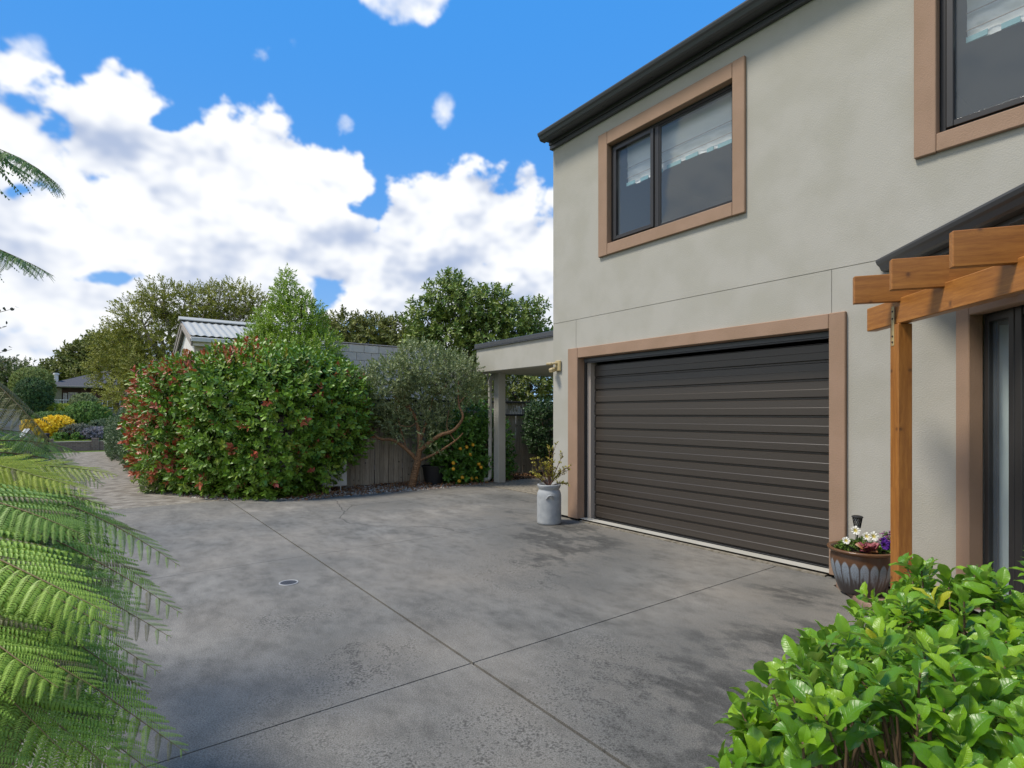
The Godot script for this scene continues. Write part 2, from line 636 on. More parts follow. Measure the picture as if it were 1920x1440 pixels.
func sky_rows(y0: int, y1: int, w: int, h: int) -> PackedFloat32Array:
	var f = FastNoiseLite.new()
	f.seed = 71
	f.frequency = 1.0
	f.fractal_octaves = 7
	f.fractal_gain = 0.56
	f.fractal_lacunarity = 2.2
	var cell = FastNoiseLite.new()
	cell.seed = 75
	cell.noise_type = FastNoiseLite.TYPE_CELLULAR
	cell.cellular_return_type = FastNoiseLite.RETURN_DISTANCE
	cell.cellular_distance_function = FastNoiseLite.DISTANCE_EUCLIDEAN
	cell.frequency = 1.0
	cell.fractal_type = FastNoiseLite.FRACTAL_FBM
	cell.fractal_octaves = 3
	cell.fractal_gain = 0.5
	cell.fractal_lacunarity = 2.3
	var soft = FastNoiseLite.new()
	soft.seed = 71
	soft.frequency = 1.0
	soft.fractal_octaves = 4
	soft.fractal_gain = 0.56
	soft.fractal_lacunarity = 2.2
	var top = FastNoiseLite.new()
	top.seed = 74
	top.frequency = 1.3
	top.fractal_octaves = 3
	var out = PackedFloat32Array()
	out.resize((y1 - y0) * w * 3)
	var at = 0
	for y in range(y0, y1):
		var el = PI * (0.5 - (y + 0.5) / h)
		var sy = sin(el)
		var cy = cos(el)
		if el < -0.03:
			for x in w:
				out[at] = 0.16
				out[at + 1] = 0.17
				out[at + 2] = 0.17
				at += 3
			continue
		var t = tan(minf(el, 1.4))
		# clear air: paler towards the horizon
		var hz = pow(clampf(1.0 - sy, 0, 1), 4.5)
		var blue = Color(0.048, 0.262, 0.70).lerp(Color(0.38, 0.57, 0.78), hz)
		for x in w:
			var az = TAU * (x + 0.5) / w
			var d = Vector3(sin(az) * cy, sy, -cos(az) * cy)
			var fw = d.dot(FWD) / cy
			var rt = d.dot(RIGHT) / cy
			# top of the bank in this bearing
			var tt = 0.62 + top.get_noise_2d(sin(az) * 2.0, cos(az) * 2.0) * 0.6
			var add = 0.0
			if fw > 0.3:
				var s = rt / fw
				var th = t / fw
				var near = clampf((1.25 - absf(s + 0.1)) / 0.3, 0, 1)
				if near > 0.0:
					var k = 0
					while k < cloud_top.size() - 2 and cloud_top[k + 1][0] < s:
						k += 1
					var q = clampf((s - cloud_top[k][0]) / maxf(cloud_top[k + 1][0] - cloud_top[k][0], 0.01), 0, 1)
					tt = lerpf(tt, lerpf(cloud_top[k][1], cloud_top[k + 1][1], q) * fw, near)
					for e in wisps:
						var ex = (s - e[0]) / e[2]
						var ey = (th - e[1]) / e[3]
						add += e[4] * exp(-ex * ex - ey * ey)
					for e in holes:
						var ex = (s - e[0]) / e[2]
						var ey = (th - e[1]) / e[3]
						add -= e[4] * exp(-ex * ex - ey * ey)
			var c = blue
			var b0 = bank(t, tt) + minf(add, 1.15)
			if b0 > -0.72:
				var n0 = f.get_noise_3d(d.x * 4.0, d.y * 6.0, d.z * 4.0)
				var w0 = cell.get_noise_3d(d.x * 10.0, d.y * 13.0, d.z * 10.0)
				var v = b0 + n0 * 0.95 - (w0 + 0.45) * 0.50
				var al = smoothstep(0.0, lerpf(0.20, 0.75, clampf(add * 1.6 + (0.22 - t) * 2.0, 0, 1)), v)
				if al > 0.0:
					var e = (d + Vector3(-0.010, 0.042, 0.008)).normalized()
					var s0 = soft.get_noise_3d(d.x * 4.0, d.y * 6.0, d.z * 4.0)
					var s1 = soft.get_noise_3d(e.x * 4.0, e.y * 6.0, e.z * 4.0)
					e = (d + Vector3(-0.003, 0.012, 0.003)).normalized()
					var w1 = cell.get_noise_3d(e.x * 10.0, e.y * 13.0, e.z * 10.0)
					# thinner cloud towards the sun than here: a lit edge; thicker: a shaded hollow
					var lit = 0.88 + (s0 - s1) * 1.1 + (w1 - w0) * 0.75 + minf(0.0, 0.30 - v) * 0.22
					lit -= smoothstep(0.33, 0.24, t) * 0.48 * smoothstep(0.10, 0.19, t) * smoothstep(-0.35, 0.15, s0)
					lit = clampf(lit, 0.0, 1.0)
					var cc = Color(0.385, 0.455, 0.61).lerp(Color(0.865, 0.872, 0.88), smoothstep(0.05, 0.95, lit))
					c = blue.lerp(cc, al * 0.97)
			out[at] = c.r
			out[at + 1] = c.g
			out[at + 2] = c.b
			at += 3
	return out

func bank(t: float, tt: float) -> float:
	var b = clampf((tt - t) * 9.0, -0.85, 0.62)
	if t < 0.235:
		b = lerpf(b, 0.30, clampf((0.235 - t) * 14.0, 0, 1))
	return b

func make_sky() -> Sky:
	var w = 2816
	var h = 1408
	var all = PackedFloat32Array()
	for p in run_rows(h, w, sky_rows):
		all.append_array(p)
	var im = Image.create_from_data(w, h, false, Image.FORMAT_RGBF, all.to_byte_array())
	var m = PanoramaSkyMaterial.new()
	m.panorama = ImageTexture.create_from_image(im)
	var s = Sky.new()
	s.sky_material = m
	return s


# ------------------------------------------------------------------ _ready
func _ready():
	rng.seed = 7
	var cam = Camera3D.new()
	cam.name = "camera"
	cam.near = 0.05
	cam.far = 3000.0
	cam.projection = Camera3D.PROJECTION_FRUSTUM
	cam.size = 1440.0 / LENS * 0.05
	cam.frustum_offset = Vector2(0, 55.0 / LENS * 0.05)
	cam.position = EYE
	cam.rotation.y = atan2(-FWD.x, -FWD.z)
	add_child(cam)
	cam.current = true
	var env = Environment.new()
	env.background_mode = Environment.BG_SKY
	env.sky = make_sky()
	env.tonemap_mode = Environment.TONE_MAPPER_LINEAR
	env.tonemap_exposure = 1.95
	env.background_energy_multiplier = 0.63
	env.sdfgi_enabled = true
	env.ssao_enabled = true
	env.ssil_enabled = true
	var we = WorldEnvironment.new()
	we.name = "world"
	we.environment = env
	add_child(we)
	var sun = DirectionalLight3D.new()
	sun.name = "sun"
	sun.light_energy = 0.68
	sun.light_color = Color(1.0, 0.965, 0.91)
	sun.light_angular_distance = 12.0
	sun.shadow_enabled = true
	add_child(sun)
	sun.look_at_from_position(Vector3.ZERO, -Vector3(-0.18, 0.86, 0.48))
	make_materials()
	ground()
	driveway()
	house()
	porch()
	paling_fence()
	neighbour_garage()
	street_side()
	drive_fence()
	pergola()
	urn()
	flower_pot()
	small_things()
	hedges()
	feijoa()
	citrus()
	trees()
	ferns()
	gardenia()


# ------------------------------------------------------------------ ground
func height(x: float) -> float:
	var pts = [[-900.0, 6.0], [-120.0, 5.0], [-70.0, 2.5], [-48.0, 1.35], [-44.0, 1.1], [-36.0, 0.05], [-34.75, -0.15], [-34.6, -0.72], [-31.0, -0.72], [-30.9, -0.84], [-25.0, -0.84], [-24.0, -0.7], [-20.6, -0.08], [-20.0, -0.08], [900.0, -0.08]]
	for k in pts.size() - 1:
		if x <= pts[k + 1][0]:
			return lerpf(pts[k][1], pts[k + 1][1], (x - pts[k][0]) / (pts[k + 1][0] - pts[k][0]))
	return -0.08

func sheet(mb: MB, x0: float, x1: float, z0: float, z1: float, y0: float, y1: float):
	mb.quad(Vector3(x0, y0, z1), Vector3(x1, y1, z1), Vector3(x1, y1, z0), Vector3(x0, y0, z0))

func ground():
	var xs = [-900.0, -120.0, -70.0, -48.0, -44.0, -36.0, -34.75, -34.6, -31.0, -30.9, -25.0, -24.0, -20.6, -20.0, -10.0, 10.0, 900.0]
	var mb = MB.new()
	for k in xs.size() - 1:
		sheet(mb, xs[k], xs[k + 1], -900, 900, height(xs[k]), height(xs[k + 1]))
	struct("ground", mb.mesh(M.grass))
	mb = MB.new()
	sheet(mb, -30.85, -25.05, -200, 200, -0.80, -0.80)
	struct("road", mb.mesh(M.asphalt))
	# planting beds: soil sheets
	mb = MB.new()
	for r in [[-8.6, -3.2, -7.0, 4.35], [-20.2, -8.6, 2.0, 4.62], [-20.2, 9.0, 6.95, 12.0], [-4.2, 9.0, 5.2, 6.95], [4.95, 9.0, 0.6, 4.9]]:
		sheet(mb, r[0], r[1], r[2], r[3], -0.025, -0.025)
	struct("garden_bed", mb.mesh(M.soil))

func slab(poly: PackedVector2Array, top: float, thick: float, m: Material) -> ArrayMesh:
	var mb = MB.new()
	var ti = Geometry2D.triangulate_polygon(poly)
	var P = func(p, y): return Vector3(p.x, y, p.y)
	var U = func(p): return Vector2((p.x - DX0) / DW, (p.y - DZ0) / DH)
	for k in range(0, ti.size(), 3):
		var a = poly[ti[k]]
		var b = poly[ti[k + 1]]
		var c = poly[ti[k + 2]]
		if (b - a).cross(c - a) > 0:
			var s = b
			b = c
			c = s
		mb.tri(P.call(a, top), P.call(b, top), P.call(c, top), U.call(a), U.call(b), U.call(c))
	for k in poly.size():
		var a = poly[k]
		var b = poly[(k + 1) % poly.size()]
		mb.tri(P.call(a, top - thick), P.call(b, top - thick), P.call(b, top), U.call(a), U.call(b), U.call(b))
		mb.tri(P.call(a, top - thick), P.call(b, top), P.call(a, top), U.call(a), U.call(b), U.call(a))
	return mb.mesh(m)

func driveway():
	var outline = PackedVector2Array([Vector2(0.0, -0.02), Vector2(0.0, -1.05), Vector2(-3.4, -1.05), Vector2(-3.46, -0.05), Vector2(-3.53, 1.0), Vector2(-3.60, 1.8), Vector2(-3.66, 2.45), Vector2(-3.85, 2.85), Vector2(-4.12, 3.15), Vector2(-4.3, 3.5), Vector2(-4.34, 6.9), Vector2(-2.0, 6.9), Vector2(1.0, 5.7), Vector2(2.4, 5.45), Vector2(6.9, 5.6), Vector2(6.9, 4.85), Vector2(5.1, 4.5), Vector2(4.95, 2.6), Vector2(4.93, 1.34), Vector2(3.85, 0.22), Vector2(3.87, -0.02), Vector2(3.70, -0.02), Vector2(3.70, 0.035), Vector2(0.56, 0.035), Vector2(0.5, -0.02)])
	var root = Node3D.new()
	root.name = "driveway"
	root.set_meta("kind", "structure")
	add_child(root)
	var base = slab(outline, -0.022, 0.05, M.joint)
	part("joint_filler", base, root)
	var xs = [-6.0, -2.5, 0.2, 3.26, 8.0]
	var zs = [-2.0, 3.45, 8.0]
	for i in 4:
		for j in 2:
			var gx0 = 0.006 if i != 0 and i != 1 else 0.0025
			var cell = PackedVector2Array([Vector2(xs[i] + 0.003, zs[j] + 0.009), Vector2(xs[i + 1] - gx0, zs[j] + 0.009), Vector2(xs[i + 1] - gx0, zs[j + 1] - 0.009), Vector2(xs[i] + 0.003, zs[j + 1] - 0.009)])
			for p in Geometry2D.intersect_polygons(cell, outline):
				part("concrete_panel", slab(p, 0.0, 0.03, M.drive), root)
	# shared drive of older, lighter concrete
	var dr = Node3D.new()
	dr.name = "shared_driveway"
	dr.set_meta("kind", "structure")
	add_child(dr)
	var edges = [-20.3, -15.2, -11.6, -8.0, -4.44]
	for k in 4:
		var x0 = edges[k] + 0.003
		var x1 = edges[k + 1] - 0.003
		var poly = PackedVector2Array([Vector2(x0, 4.50 - x0 * 0.0), Vector2(x0, 6.92), Vector2(x1, 6.92), Vector2(x1, 4.15 if k > 1 else 4.35)])
		if k == 3:
			poly = PackedVector2Array([Vector2(x0, 4.28), Vector2(x0, 6.92), Vector2(x1, 6.92), Vector2(x1, 3.45), Vector2(-5.1, 3.9), Vector2(-6.5, 4.2)])
		part("concrete_panel", slab(poly, -0.006, 0.05, M.concrete), dr)
	var mb = MB.new()
	sheet(mb, -24.2, -20.3, 4.6, 6.92, -0.66, -0.01)
	part("drive_ramp", mb.mesh(M.concrete), dr)
	part("edge_strip", slab(PackedVector2Array([Vector2(-4.435, 3.45), Vector2(-4.435, 6.92), Vector2(-4.345, 6.92), Vector2(-4.305, 3.52)]), -0.003, 0.05, M.pale_concrete), dr)
	# slab under the porch, threshold, patio pavers
	struct("porch_slab", slab(PackedVector2Array([Vector2(-0.01, -1.055), Vector2(-0.01, -4.4), Vector2(-3.62, -4.4), Vector2(-3.62, -1.055)]), 0.012, 0.08, M.pale_concrete))
	struct("threshold", slab(PackedVector2Array([Vector2(0.565, 0.03), Vector2(3.695, 0.03), Vector2(3.695, -0.3), Vector2(0.565, -0.3)]), 0.014, 0.05, M.pale_concrete))
	var pv = Node3D.new()
	pv.name = "patio_paving"
	pv.set_meta("kind", "structure")
	add_child(pv)
	for q in [[[3.86, 0.20], [4.40, 0.76], [4.62, 0.54], [4.62, 0.03], [3.86, 0.03]], [[4.404, 0.764], [4.92, 1.30], [5.28, 0.94], [5.28, 0.70], [4.624, 0.544]]]:
		var pl = PackedVector2Array()
		for e in q:
			pl.append(Vector2(e[0], e[1]))
		part("paver", slab(pl, 0.022, 0.06, M.paver), pv)


# ------------------------------------------------------------------ the house
func cell_wall(mb: MB, xs: Array, ys: Array, depth: Callable, xf := Transform3D()):
	var thick = -0.14
	var D = func(i, j):
		if i < 0 or j < 0 or i >= xs.size() - 1 or j >= ys.size() - 1:
			return 0.0
		var d = depth.call((xs[i] + xs[i + 1]) * 0.5, (ys[j] + ys[j + 1]) * 0.5)
		return thick if d == null else d
	for i in xs.size() - 1:
		for j in ys.size() - 1:
			var d = depth.call((xs[i] + xs[i + 1]) * 0.5, (ys[j] + ys[j + 1]) * 0.5)
			var z = thick if d == null else d
			if d != null:
				mb.quad(xf * Vector3(xs[i], ys[j], z), xf * Vector3(xs[i + 1], ys[j], z), xf * Vector3(xs[i + 1], ys[j + 1], z), xf * Vector3(xs[i], ys[j + 1], z))
			for e in [[1, 0], [-1, 0], [0, 1], [0, -1]]:
				var zn = D.call(i + e[0], j + e[1])
				if zn <= z:
					continue
				var a: Vector3
				var b: Vector3
				if e[0] != 0:
					var x = xs[i + 1] if e[0] == 1 else xs[i]
					a = Vector3(x, ys[j] if e[0] == 1 else ys[j + 1], 0)
					b = Vector3(x, ys[j + 1] if e[0] == 1 else ys[j], 0)
				else:
					var y = ys[j + 1] if e[1] == 1 else ys[j]
					a = Vector3(xs[i + 1] if e[1] == 1 else xs[i], y, 0)
					b = Vector3(xs[i] if e[1] == 1 else xs[i + 1], y, 0)
				mb.quad(xf * Vector3(a.x, a.y, z), xf * Vector3(b.x, b.y, z), xf * Vector3(b.x, b.y, zn), xf * Vector3(a.x, a.y, zn))

func surround(parent: Node3D, x0, x1, y0, y1, w, zf: float, zb: float, m: Material, bottom := true, xf := Transform3D()):
	# w: [left, right, top, bottom] widths of the bands outside the opening
	var lst = [["left", x0 - w[0], x0, y0 - (w[3] if bottom else 0.0), y1 + w[2]], ["right", x1, x1 + w[1], y0 - (w[3] if bottom else 0.0), y1 + w[2]], ["top", x0 + 0.0015, x1 - 0.0015, y1, y1 + w[2] - 0.002]]
	if bottom:
		lst.append(["sill", x0 + 0.0015, x1 - 0.0015, y0 - w[3] + 0.002, y0])
	for e in lst:
		var mb = MB.new()
		mb.bx(Vector3(e[1], e[3], zb), Vector3(e[2], e[4], zf), 0.006)
		part("surround_band", mb.mesh(m), parent, xf)

func bars(mb: MB, x0, x1, y0, y1, w, z0, z1, bev := 0.004):
	mb.bx(Vector3(x0, y0, z0), Vector3(x0 + w, y1, z1), bev)
	mb.bx(Vector3(x1 - w, y0, z0), Vector3(x1, y1, z1), bev)
	mb.bx(Vector3(x0 + w, y0, z0 + 0.001), Vector3(x1 - w, y0 + w, z1 - 0.001), bev)
	mb.bx(Vector3(x0 + w, y1 - w, z0 + 0.001), Vector3(x1 - w, y1, z1 - 0.001), bev)

func room(mb: MB, x0, x1, y0, y1, z0, z1):
	# five faces seen from inside, open at z1 towards the window
	var a = Vector3(x0, y0, z0)
	var b = Vector3(x1, y0, z0)
	var c = Vector3(x1, y1, z0)
	var d = Vector3(x0, y1, z0)
	var k = Vector3(0, 0, z1 - z0)
	mb.quad(a, b, c, d)
	mb.quad(a, d, d + k, a + k)
	mb.quad(b, b + k, c + k, c)
	mb.quad(a, a + k, b + k, b)
	mb.quad(d, c, c + k, d + k)

func window(parent: Node3D, x0: float, x1: float, y0: float, y1: float, split: float, blind_to: float, sd: int):
	var w = group_part("window", parent)
	var mb = MB.new()
	bars(mb, x0 + 0.002, x1 - 0.002, y0 + 0.002, y1 - 0.002, 0.04, -0.115, -0.05)
	mb.bx(Vector3(split - 0.03, y0 + 0.04, -0.113), Vector3(split + 0.03, y1 - 0.04, -0.052), 0.004)
	part("frame", mb.mesh(M.frame), w)
	mb = MB.new()
	bars(mb, x0 + 0.045, split - 0.033, y0 + 0.045, y1 - 0.045, 0.045, -0.085, -0.032)
	part("sash", mb.mesh(M.frame), w)
	mb = MB.new()
	bars(mb, split + 0.033, x1 - 0.045, y0 + 0.045, y1 - 0.045, 0.018, -0.09, -0.058)
	part("bead", mb.mesh(M.frame), w)
	for q in [[x0 + 0.085, split - 0.07], [split + 0.045, x1 - 0.058]]:
		mb = MB.new()
		mb.quad(Vector3(q[0], y0 + 0.06, -0.072), Vector3(q[1], y0 + 0.06, -0.072), Vector3(q[1], y1 - 0.06, -0.072), Vector3(q[0], y1 - 0.06, -0.072))
		part("pane", mb.mesh(M.glass), w)
	# roman blind: hanging cloth with cross folds, its hem let down unevenly
	var f = FastNoiseLite.new()
	f.seed = sd
	f.frequency = 1.0
	var rows = []
	var nr = 26
	for i in nr + 1:
		var t = float(i) / nr
		var line = PackedVector3Array()
		for j in 61:
			var s = float(j) / 60
			var x = lerpf(x0 + 0.13, x1 - 0.09, s)
			var bottom = blind_to + 0.012 * sin(s * 9.0 + sd) + 0.02 * s
			var y = lerpf(y1 - 0.01, bottom, t)
			var z = -0.20 - 0.014 * absf(sin(t * 9.4)) * (0.4 + t) + f.get_noise_2d(x * 5.0 + y * 4.0, y * 9.0) * 0.022 * t
			line.append(Vector3(x, y, z))
		rows.append(line)
	mb = MB.new()
	mb.grid(rows, false)
	var bl = part("blind", mb.mesh(M.blind), w)
	mb = MB.new()
	for k in 2:
		var ty = lerpf(y1, blind_to, 0.58 + 0.24 * k)
		mb.bx(Vector3(x0 + 0.13, ty - 0.003, -0.186), Vector3(x1 - 0.09, ty + 0.003, -0.178), 0.001)
	part("rod", mb.mesh(M.jamb), bl)
	var r = RandomNumberGenerator.new()
	r.seed = sd
	var xx = x0 + 0.13
	while xx < x1 - 0.2:
		var ln = r.randf_range(0.08, 0.2)
		var yb = blind_to + 0.012 * sin((xx - x0 - 0.13) / (x1 - x0 - 0.22) * 9.0 + sd)
		mb = MB.new()
		mb.bx(Vector3(xx, yb - 0.004, -0.192), Vector3(minf(xx + ln, x1 - 0.09), yb + 0.04, -0.182), 0.001)
		part("hem_band", mb.mesh(M.blind_edge), bl)
		xx += ln + r.randf_range(0.01, 0.12)
	mb = MB.new()
	room(mb, x0 - 0.5, x1 + 0.5, y0 - 0.7, y1 + 0.12, -3.0, -0.135)
	part("room", mb.mesh(M.room), w)
	return w

func gutter_profile() -> Array:
	# out, y from the back bottom; front face with an ogee
	return [Vector2(0, 0), Vector2(0.07, 0), Vector2(0.09, 0.012), Vector2(0.098, 0.03), Vector2(0.105, 0.045), Vector2(0.122, 0.06), Vector2(0.132, 0.085), Vector2(0.132, 0.10), Vector2(0.122, 0.10), Vector2(0.112, 0.065), Vector2(0.0, 0.06)]

func house():
	var h = thing("two_storey_house", "two storey pale stucco house with tan bands around its openings", "house")
	var mb = MB.new()
	var xs = [0.0, 0.467, 0.473, 0.50, 1.04, 2.83, 3.737, 3.743, 3.76, 4.48, 6.33, 9.2]
	var ys = [0.035, 2.21, 2.31, 2.717, 2.724, 3.565, 4.885, 5.30]
	cell_wall(mb, xs, ys, func(x, y):
		if x > 0.5 and x < 3.76 and y < 2.21:
			return null
		if y > 3.565 and y < 4.885 and ((x > 1.04 and x < 2.83) or (x > 4.48 and x < 6.33)):
			return null
		if y > 2.717 and y < 2.724:
			return -0.007
		if y > 2.31 and y < 2.72 and ((x > 0.467 and x < 0.473) or (x > 3.737 and x < 3.743)):
			return -0.006
		return 0.0)
	# other sides
	mb.quad(Vector3(0, 0.035, -8), Vector3(0, 0.035, 0), Vector3(0, 5.3, 0), Vector3(0, 5.3, -8))
	mb.quad(Vector3(9.2, 0.035, 0), Vector3(9.2, 0.035, -8), Vector3(9.2, 5.3, -8), Vector3(9.2, 5.3, 0))
	mb.quad(Vector3(9.2, 0.035, -8), Vector3(0, 0.035, -8), Vector3(0, 5.3, -8), Vector3(9.2, 5.3, -8))
	part("stucco_wall", mb.mesh(M.stucco), h)
	mb = MB.new()
	mb.bx(Vector3(0.02, -0.1, -7.98), Vector3(0.5, 0.06, -0.03), 0.002)
	mb.bx(Vector3(3.76, -0.1, -7.98), Vector3(9.18, 0.06, -0.03), 0.002)
	part("footing", mb.mesh(M.rubber), h)
	# eave: two fascia boards, soffit lip and gutter
	mb = MB.new()
	mb.bx(Vector3(-0.03, 5.195, -0.05), Vector3(9.25, 5.245, 0.045), 0.003)
	mb.bx(Vector3(-0.03, 5.25, -0.05), Vector3(9.25, 5.31, 0.06), 0.003)
	part("fascia", mb.mesh(M.gutter), h)
	mb = MB.new()
	mb.bx(Vector3(-0.035, 5.295, 0.062), Vector3(9.25, 5.305, 0.15), 0.001)
	part("soffit", mb.mesh(M.gutter), h)
	mb = MB.new()
	mb.sweep(gutter_profile(), Vector3(-0.045, 5.275, 0.125), Vector3(9.3, 5.275, 0.125), Vector3(0, 0, 1))
	for k in 12:
		mb.bx(Vector3(0.35 + k * 0.75, 5.268, 0.10), Vector3(0.37 + k * 0.75, 5.274, 0.15), 0.001)
	part("gutter", mb.mesh(M.gutter), h)
	mb = MB.new()
	mb.quad(Vector3(-0.04, 5.34, 0.13), Vector3(9.3, 5.34, 0.13), Vector3(9.3, 6.1, -4), Vector3(-0.04, 6.1, -4))
	mb.quad(Vector3(9.3, 5.34, -8.1), Vector3(-0.04, 5.34, -8.1), Vector3(-0.04, 6.1, -4), Vector3(9.3, 6.1, -4))
	mb.tri(Vector3(-0.04, 5.34, -8.1), Vector3(-0.04, 5.34, 0.13), Vector3(-0.04, 6.1, -4))
	mb.tri(Vector3(9.3, 5.34, 0.13), Vector3(9.3, 5.34, -8.1), Vector3(9.3, 6.1, -4))
	part("roof", mb.mesh(M.gutter), h)
	# upstairs windows
	surround(h, 1.07, 2.80, 3.597, 4.855, [0.155, 0.135, 0.165, 0.142], 0.035, -0.055, M.trim)
	var w1 = window(h, 1.07, 2.80, 3.597, 4.855, 1.78, 4.33, 3)
	w1.set_meta("label", "two light window above the garage door with a half drawn blind")
	surround(h, 4.51, 6.30, 3.597, 4.855, [0.145, 0.145, 0.165, 0.14], 0.035, -0.055, M.trim)
	var w2 = window(h, 4.51, 6.30, 3.597, 4.855, 5.62, 4.30, 8)
	w2.set_meta("label", "large upstairs window over the entry wing with a pale blind")
	# garage opening
	surround(h, 0.53, 3.73, 0.03, 2.195, [0.19, 0.135, 0.137, 0.0], 0.035, -0.10, M.trim, false)
	var gd = group_part("garage_door", h)
	var prof = [Vector2(-0.035, 0), Vector2(-0.016, 0), Vector2(-0.016, 0.012), Vector2(0.004, 0.020), Vector2(0.004, 0.087), Vector2(0.001, 0.091), Vector2(0.0, 0.160), Vector2(-0.016, 0.168), Vector2(-0.016, 0.1715), Vector2(-0.035, 0.1715)]
	mb = MB.new()
	mb.sweep(prof, Vector3(0.625, 0, 0), Vector3(3.72, 0, 0), Vector3(0, 0, 1))
	var slat = mb.mesh(M.door)
	for k in 12:
		part("door_slat", slat, gd, Transform3D(Basis(), Vector3(0, 0.038 + k * 0.172, -0.20)))
	mb = MB.new()
	mb.bx(Vector3(0.625, 0.016, -0.222), Vector3(3.72, 0.036, -0.19), 0.004)
	part("bottom_seal", mb.mesh(M.rubber), gd)
	mb = MB.new()
	mb.bx(Vector3(0.534, 2.142, -0.15), Vector3(3.726, 2.192, -0.085), 0.006)
	mb.bx(Vector3(0.534, 2.13, -0.152), Vector3(3.726, 2.139, -0.095), 0.002)
	part("head_rail", mb.mesh(M.header), gd)
	mb = MB.new()
	mb.bx(Vector3(0.556, 0.016, -0.25), Vector3(0.622, 2.14, -0.125), 0.003)
	part("jamb", mb.mesh(M.jamb), gd)
	mb = MB.new()
	mb.bx(Vector3(0.532, 0.014, -0.16), Vector3(0.553, 2.14, -0.102), 0.003)
	part("side_track", mb.mesh(M.frame), gd)
	mb = MB.new()
	mb.bx(Vector3(3.722, 0.014, -0.17), Vector3(3.729, 2.14, -0.06), 0.002)
	part("side_track", mb.mesh(M.frame), gd)
	mb = MB.new()
	room(mb, 0.3, 4.2, 0.0, 2.6, -5.0, -0.24)
	part("garage_interior", mb.mesh(M.room), gd)
	# entry wing: its wall leaves the main wall at 44 degrees
	var ang = deg_to_rad(44.0)
	var wd = Vector3(cos(ang), 0, sin(ang))
	var wn = wd.cross(Vector3.UP)
	var wx = Transform3D(Basis(wd, Vector3.UP, wn), Vector3(4.626, 0, 0.001))
	var wing = group_part("entry_wing", h)
	mb = MB.new()
	cell_wall(mb, [0.0, 0.16, 2.52, 3.4], [0.035, 2.19, 2.66], func(x, y): return null if x > 0.16 and x < 2.52 and y < 2.19 else 0.0, wx)
	part("stucco_wall", mb.mesh(M.stucco), wing)
	surround(wing, 0.185, 2.49, 0.03, 2.16, [0.142, 0.142, 0.14, 0.0], 0.03, -0.068, M.trim, false, wx)
	mb = MB.new()
	mb.bx(Vector3(0.188, 0.03, -0.13), Vector3(0.232, 2.157, -0.07), 0.004)
	mb.bx(Vector3(0.232, 2.10, -0.129), Vector3(2.45, 2.157, -0.071), 0.004)
	mb.bx(Vector3(0.232, 0.03, -0.129), Vector3(2.45, 0.09, -0.071), 0.004)
	for q in [[0.425, 0.475], [0.48, 0.54], [1.38, 1.5], [2.40, 2.488]]:
		mb.bx(Vector3(q[0], 0.03, -0.128), Vector3(q[1], 2.156, -0.064), 0.004)
	part("door_frame", mb.mesh(M.frame), wing, wx)
	for q in [[0.23, 0.43], [0.535, 1.385], [1.495, 2.405]]:
		mb = MB.new()
		mb.quad(Vector3(q[0], 0.085, -0.1), Vector3(q[1], 0.085, -0.1), Vector3(q[1], 2.105, -0.1), Vector3(q[0], 2.105, -0.1))
		part("pane", mb.mesh(M.glass), wing, wx)
	mb = MB.new()
	var rows = []
	for y in [0.05, 2.08]:
		var line = PackedVector3Array()
		for j in 161:
			var x = 0.2 + j * 0.014
			line.append(Vector3(x, y, -0.18 + 0.03 * sin(x * 46.0) + 0.012 * sin(x * 101.0)))
		rows.append(line)
	mb.grid(rows, true)
	part("curtain", mb.mesh(M.curtain), wing, wx)
	mb = MB.new()
	room(mb, 0.165, 2.515, 0.0, 2.62, -2.4, -0.135)
	part("room", mb.mesh(M.room), wing, wx)
	mb = MB.new()
	mb.sweep(gutter_profile(), Vector3(-0.335, 2.61, 0.27), Vector3(3.6, 2.61, 0.27), Vector3(0, 0, 1))
	part("gutter", mb.mesh(M.gutter), wing, wx)
	mb = MB.new()
	mb.bx(Vector3(-0.22, 2.575, 0.235), Vector3(3.6, 2.70, 0.266), 0.003)
	mb.bx(Vector3(-0.03, 2.60, 0.003), Vector3(3.6, 2.612, 0.233), 0.001)
	part("soffit", mb.mesh(M.gutter), wing, wx)
	mb = MB.new()
	mb.quad(Vector3(-0.3, 2.68, 0.28), Vector3(3.6, 2.68, 0.28), Vector3(3.6, 3.1, -1.7), Vector3(1.6, 3.1, -1.7))
	part("roof", mb.mesh(M.gutter), wing, wx)
	# small vent hood on the wall above the wing roof
	mb = MB.new()
	mb.bx(Vector3(4.262, 2.745, 0.001), Vector3(4.33, 2.775, 0.05), 0.004)
	mb.bx(Vector3(4.262, 2.715, 0.001), Vector3(4.272, 2.744, 0.045), 0.002)
	part("vent_hood", mb.mesh(M.jamb), h)

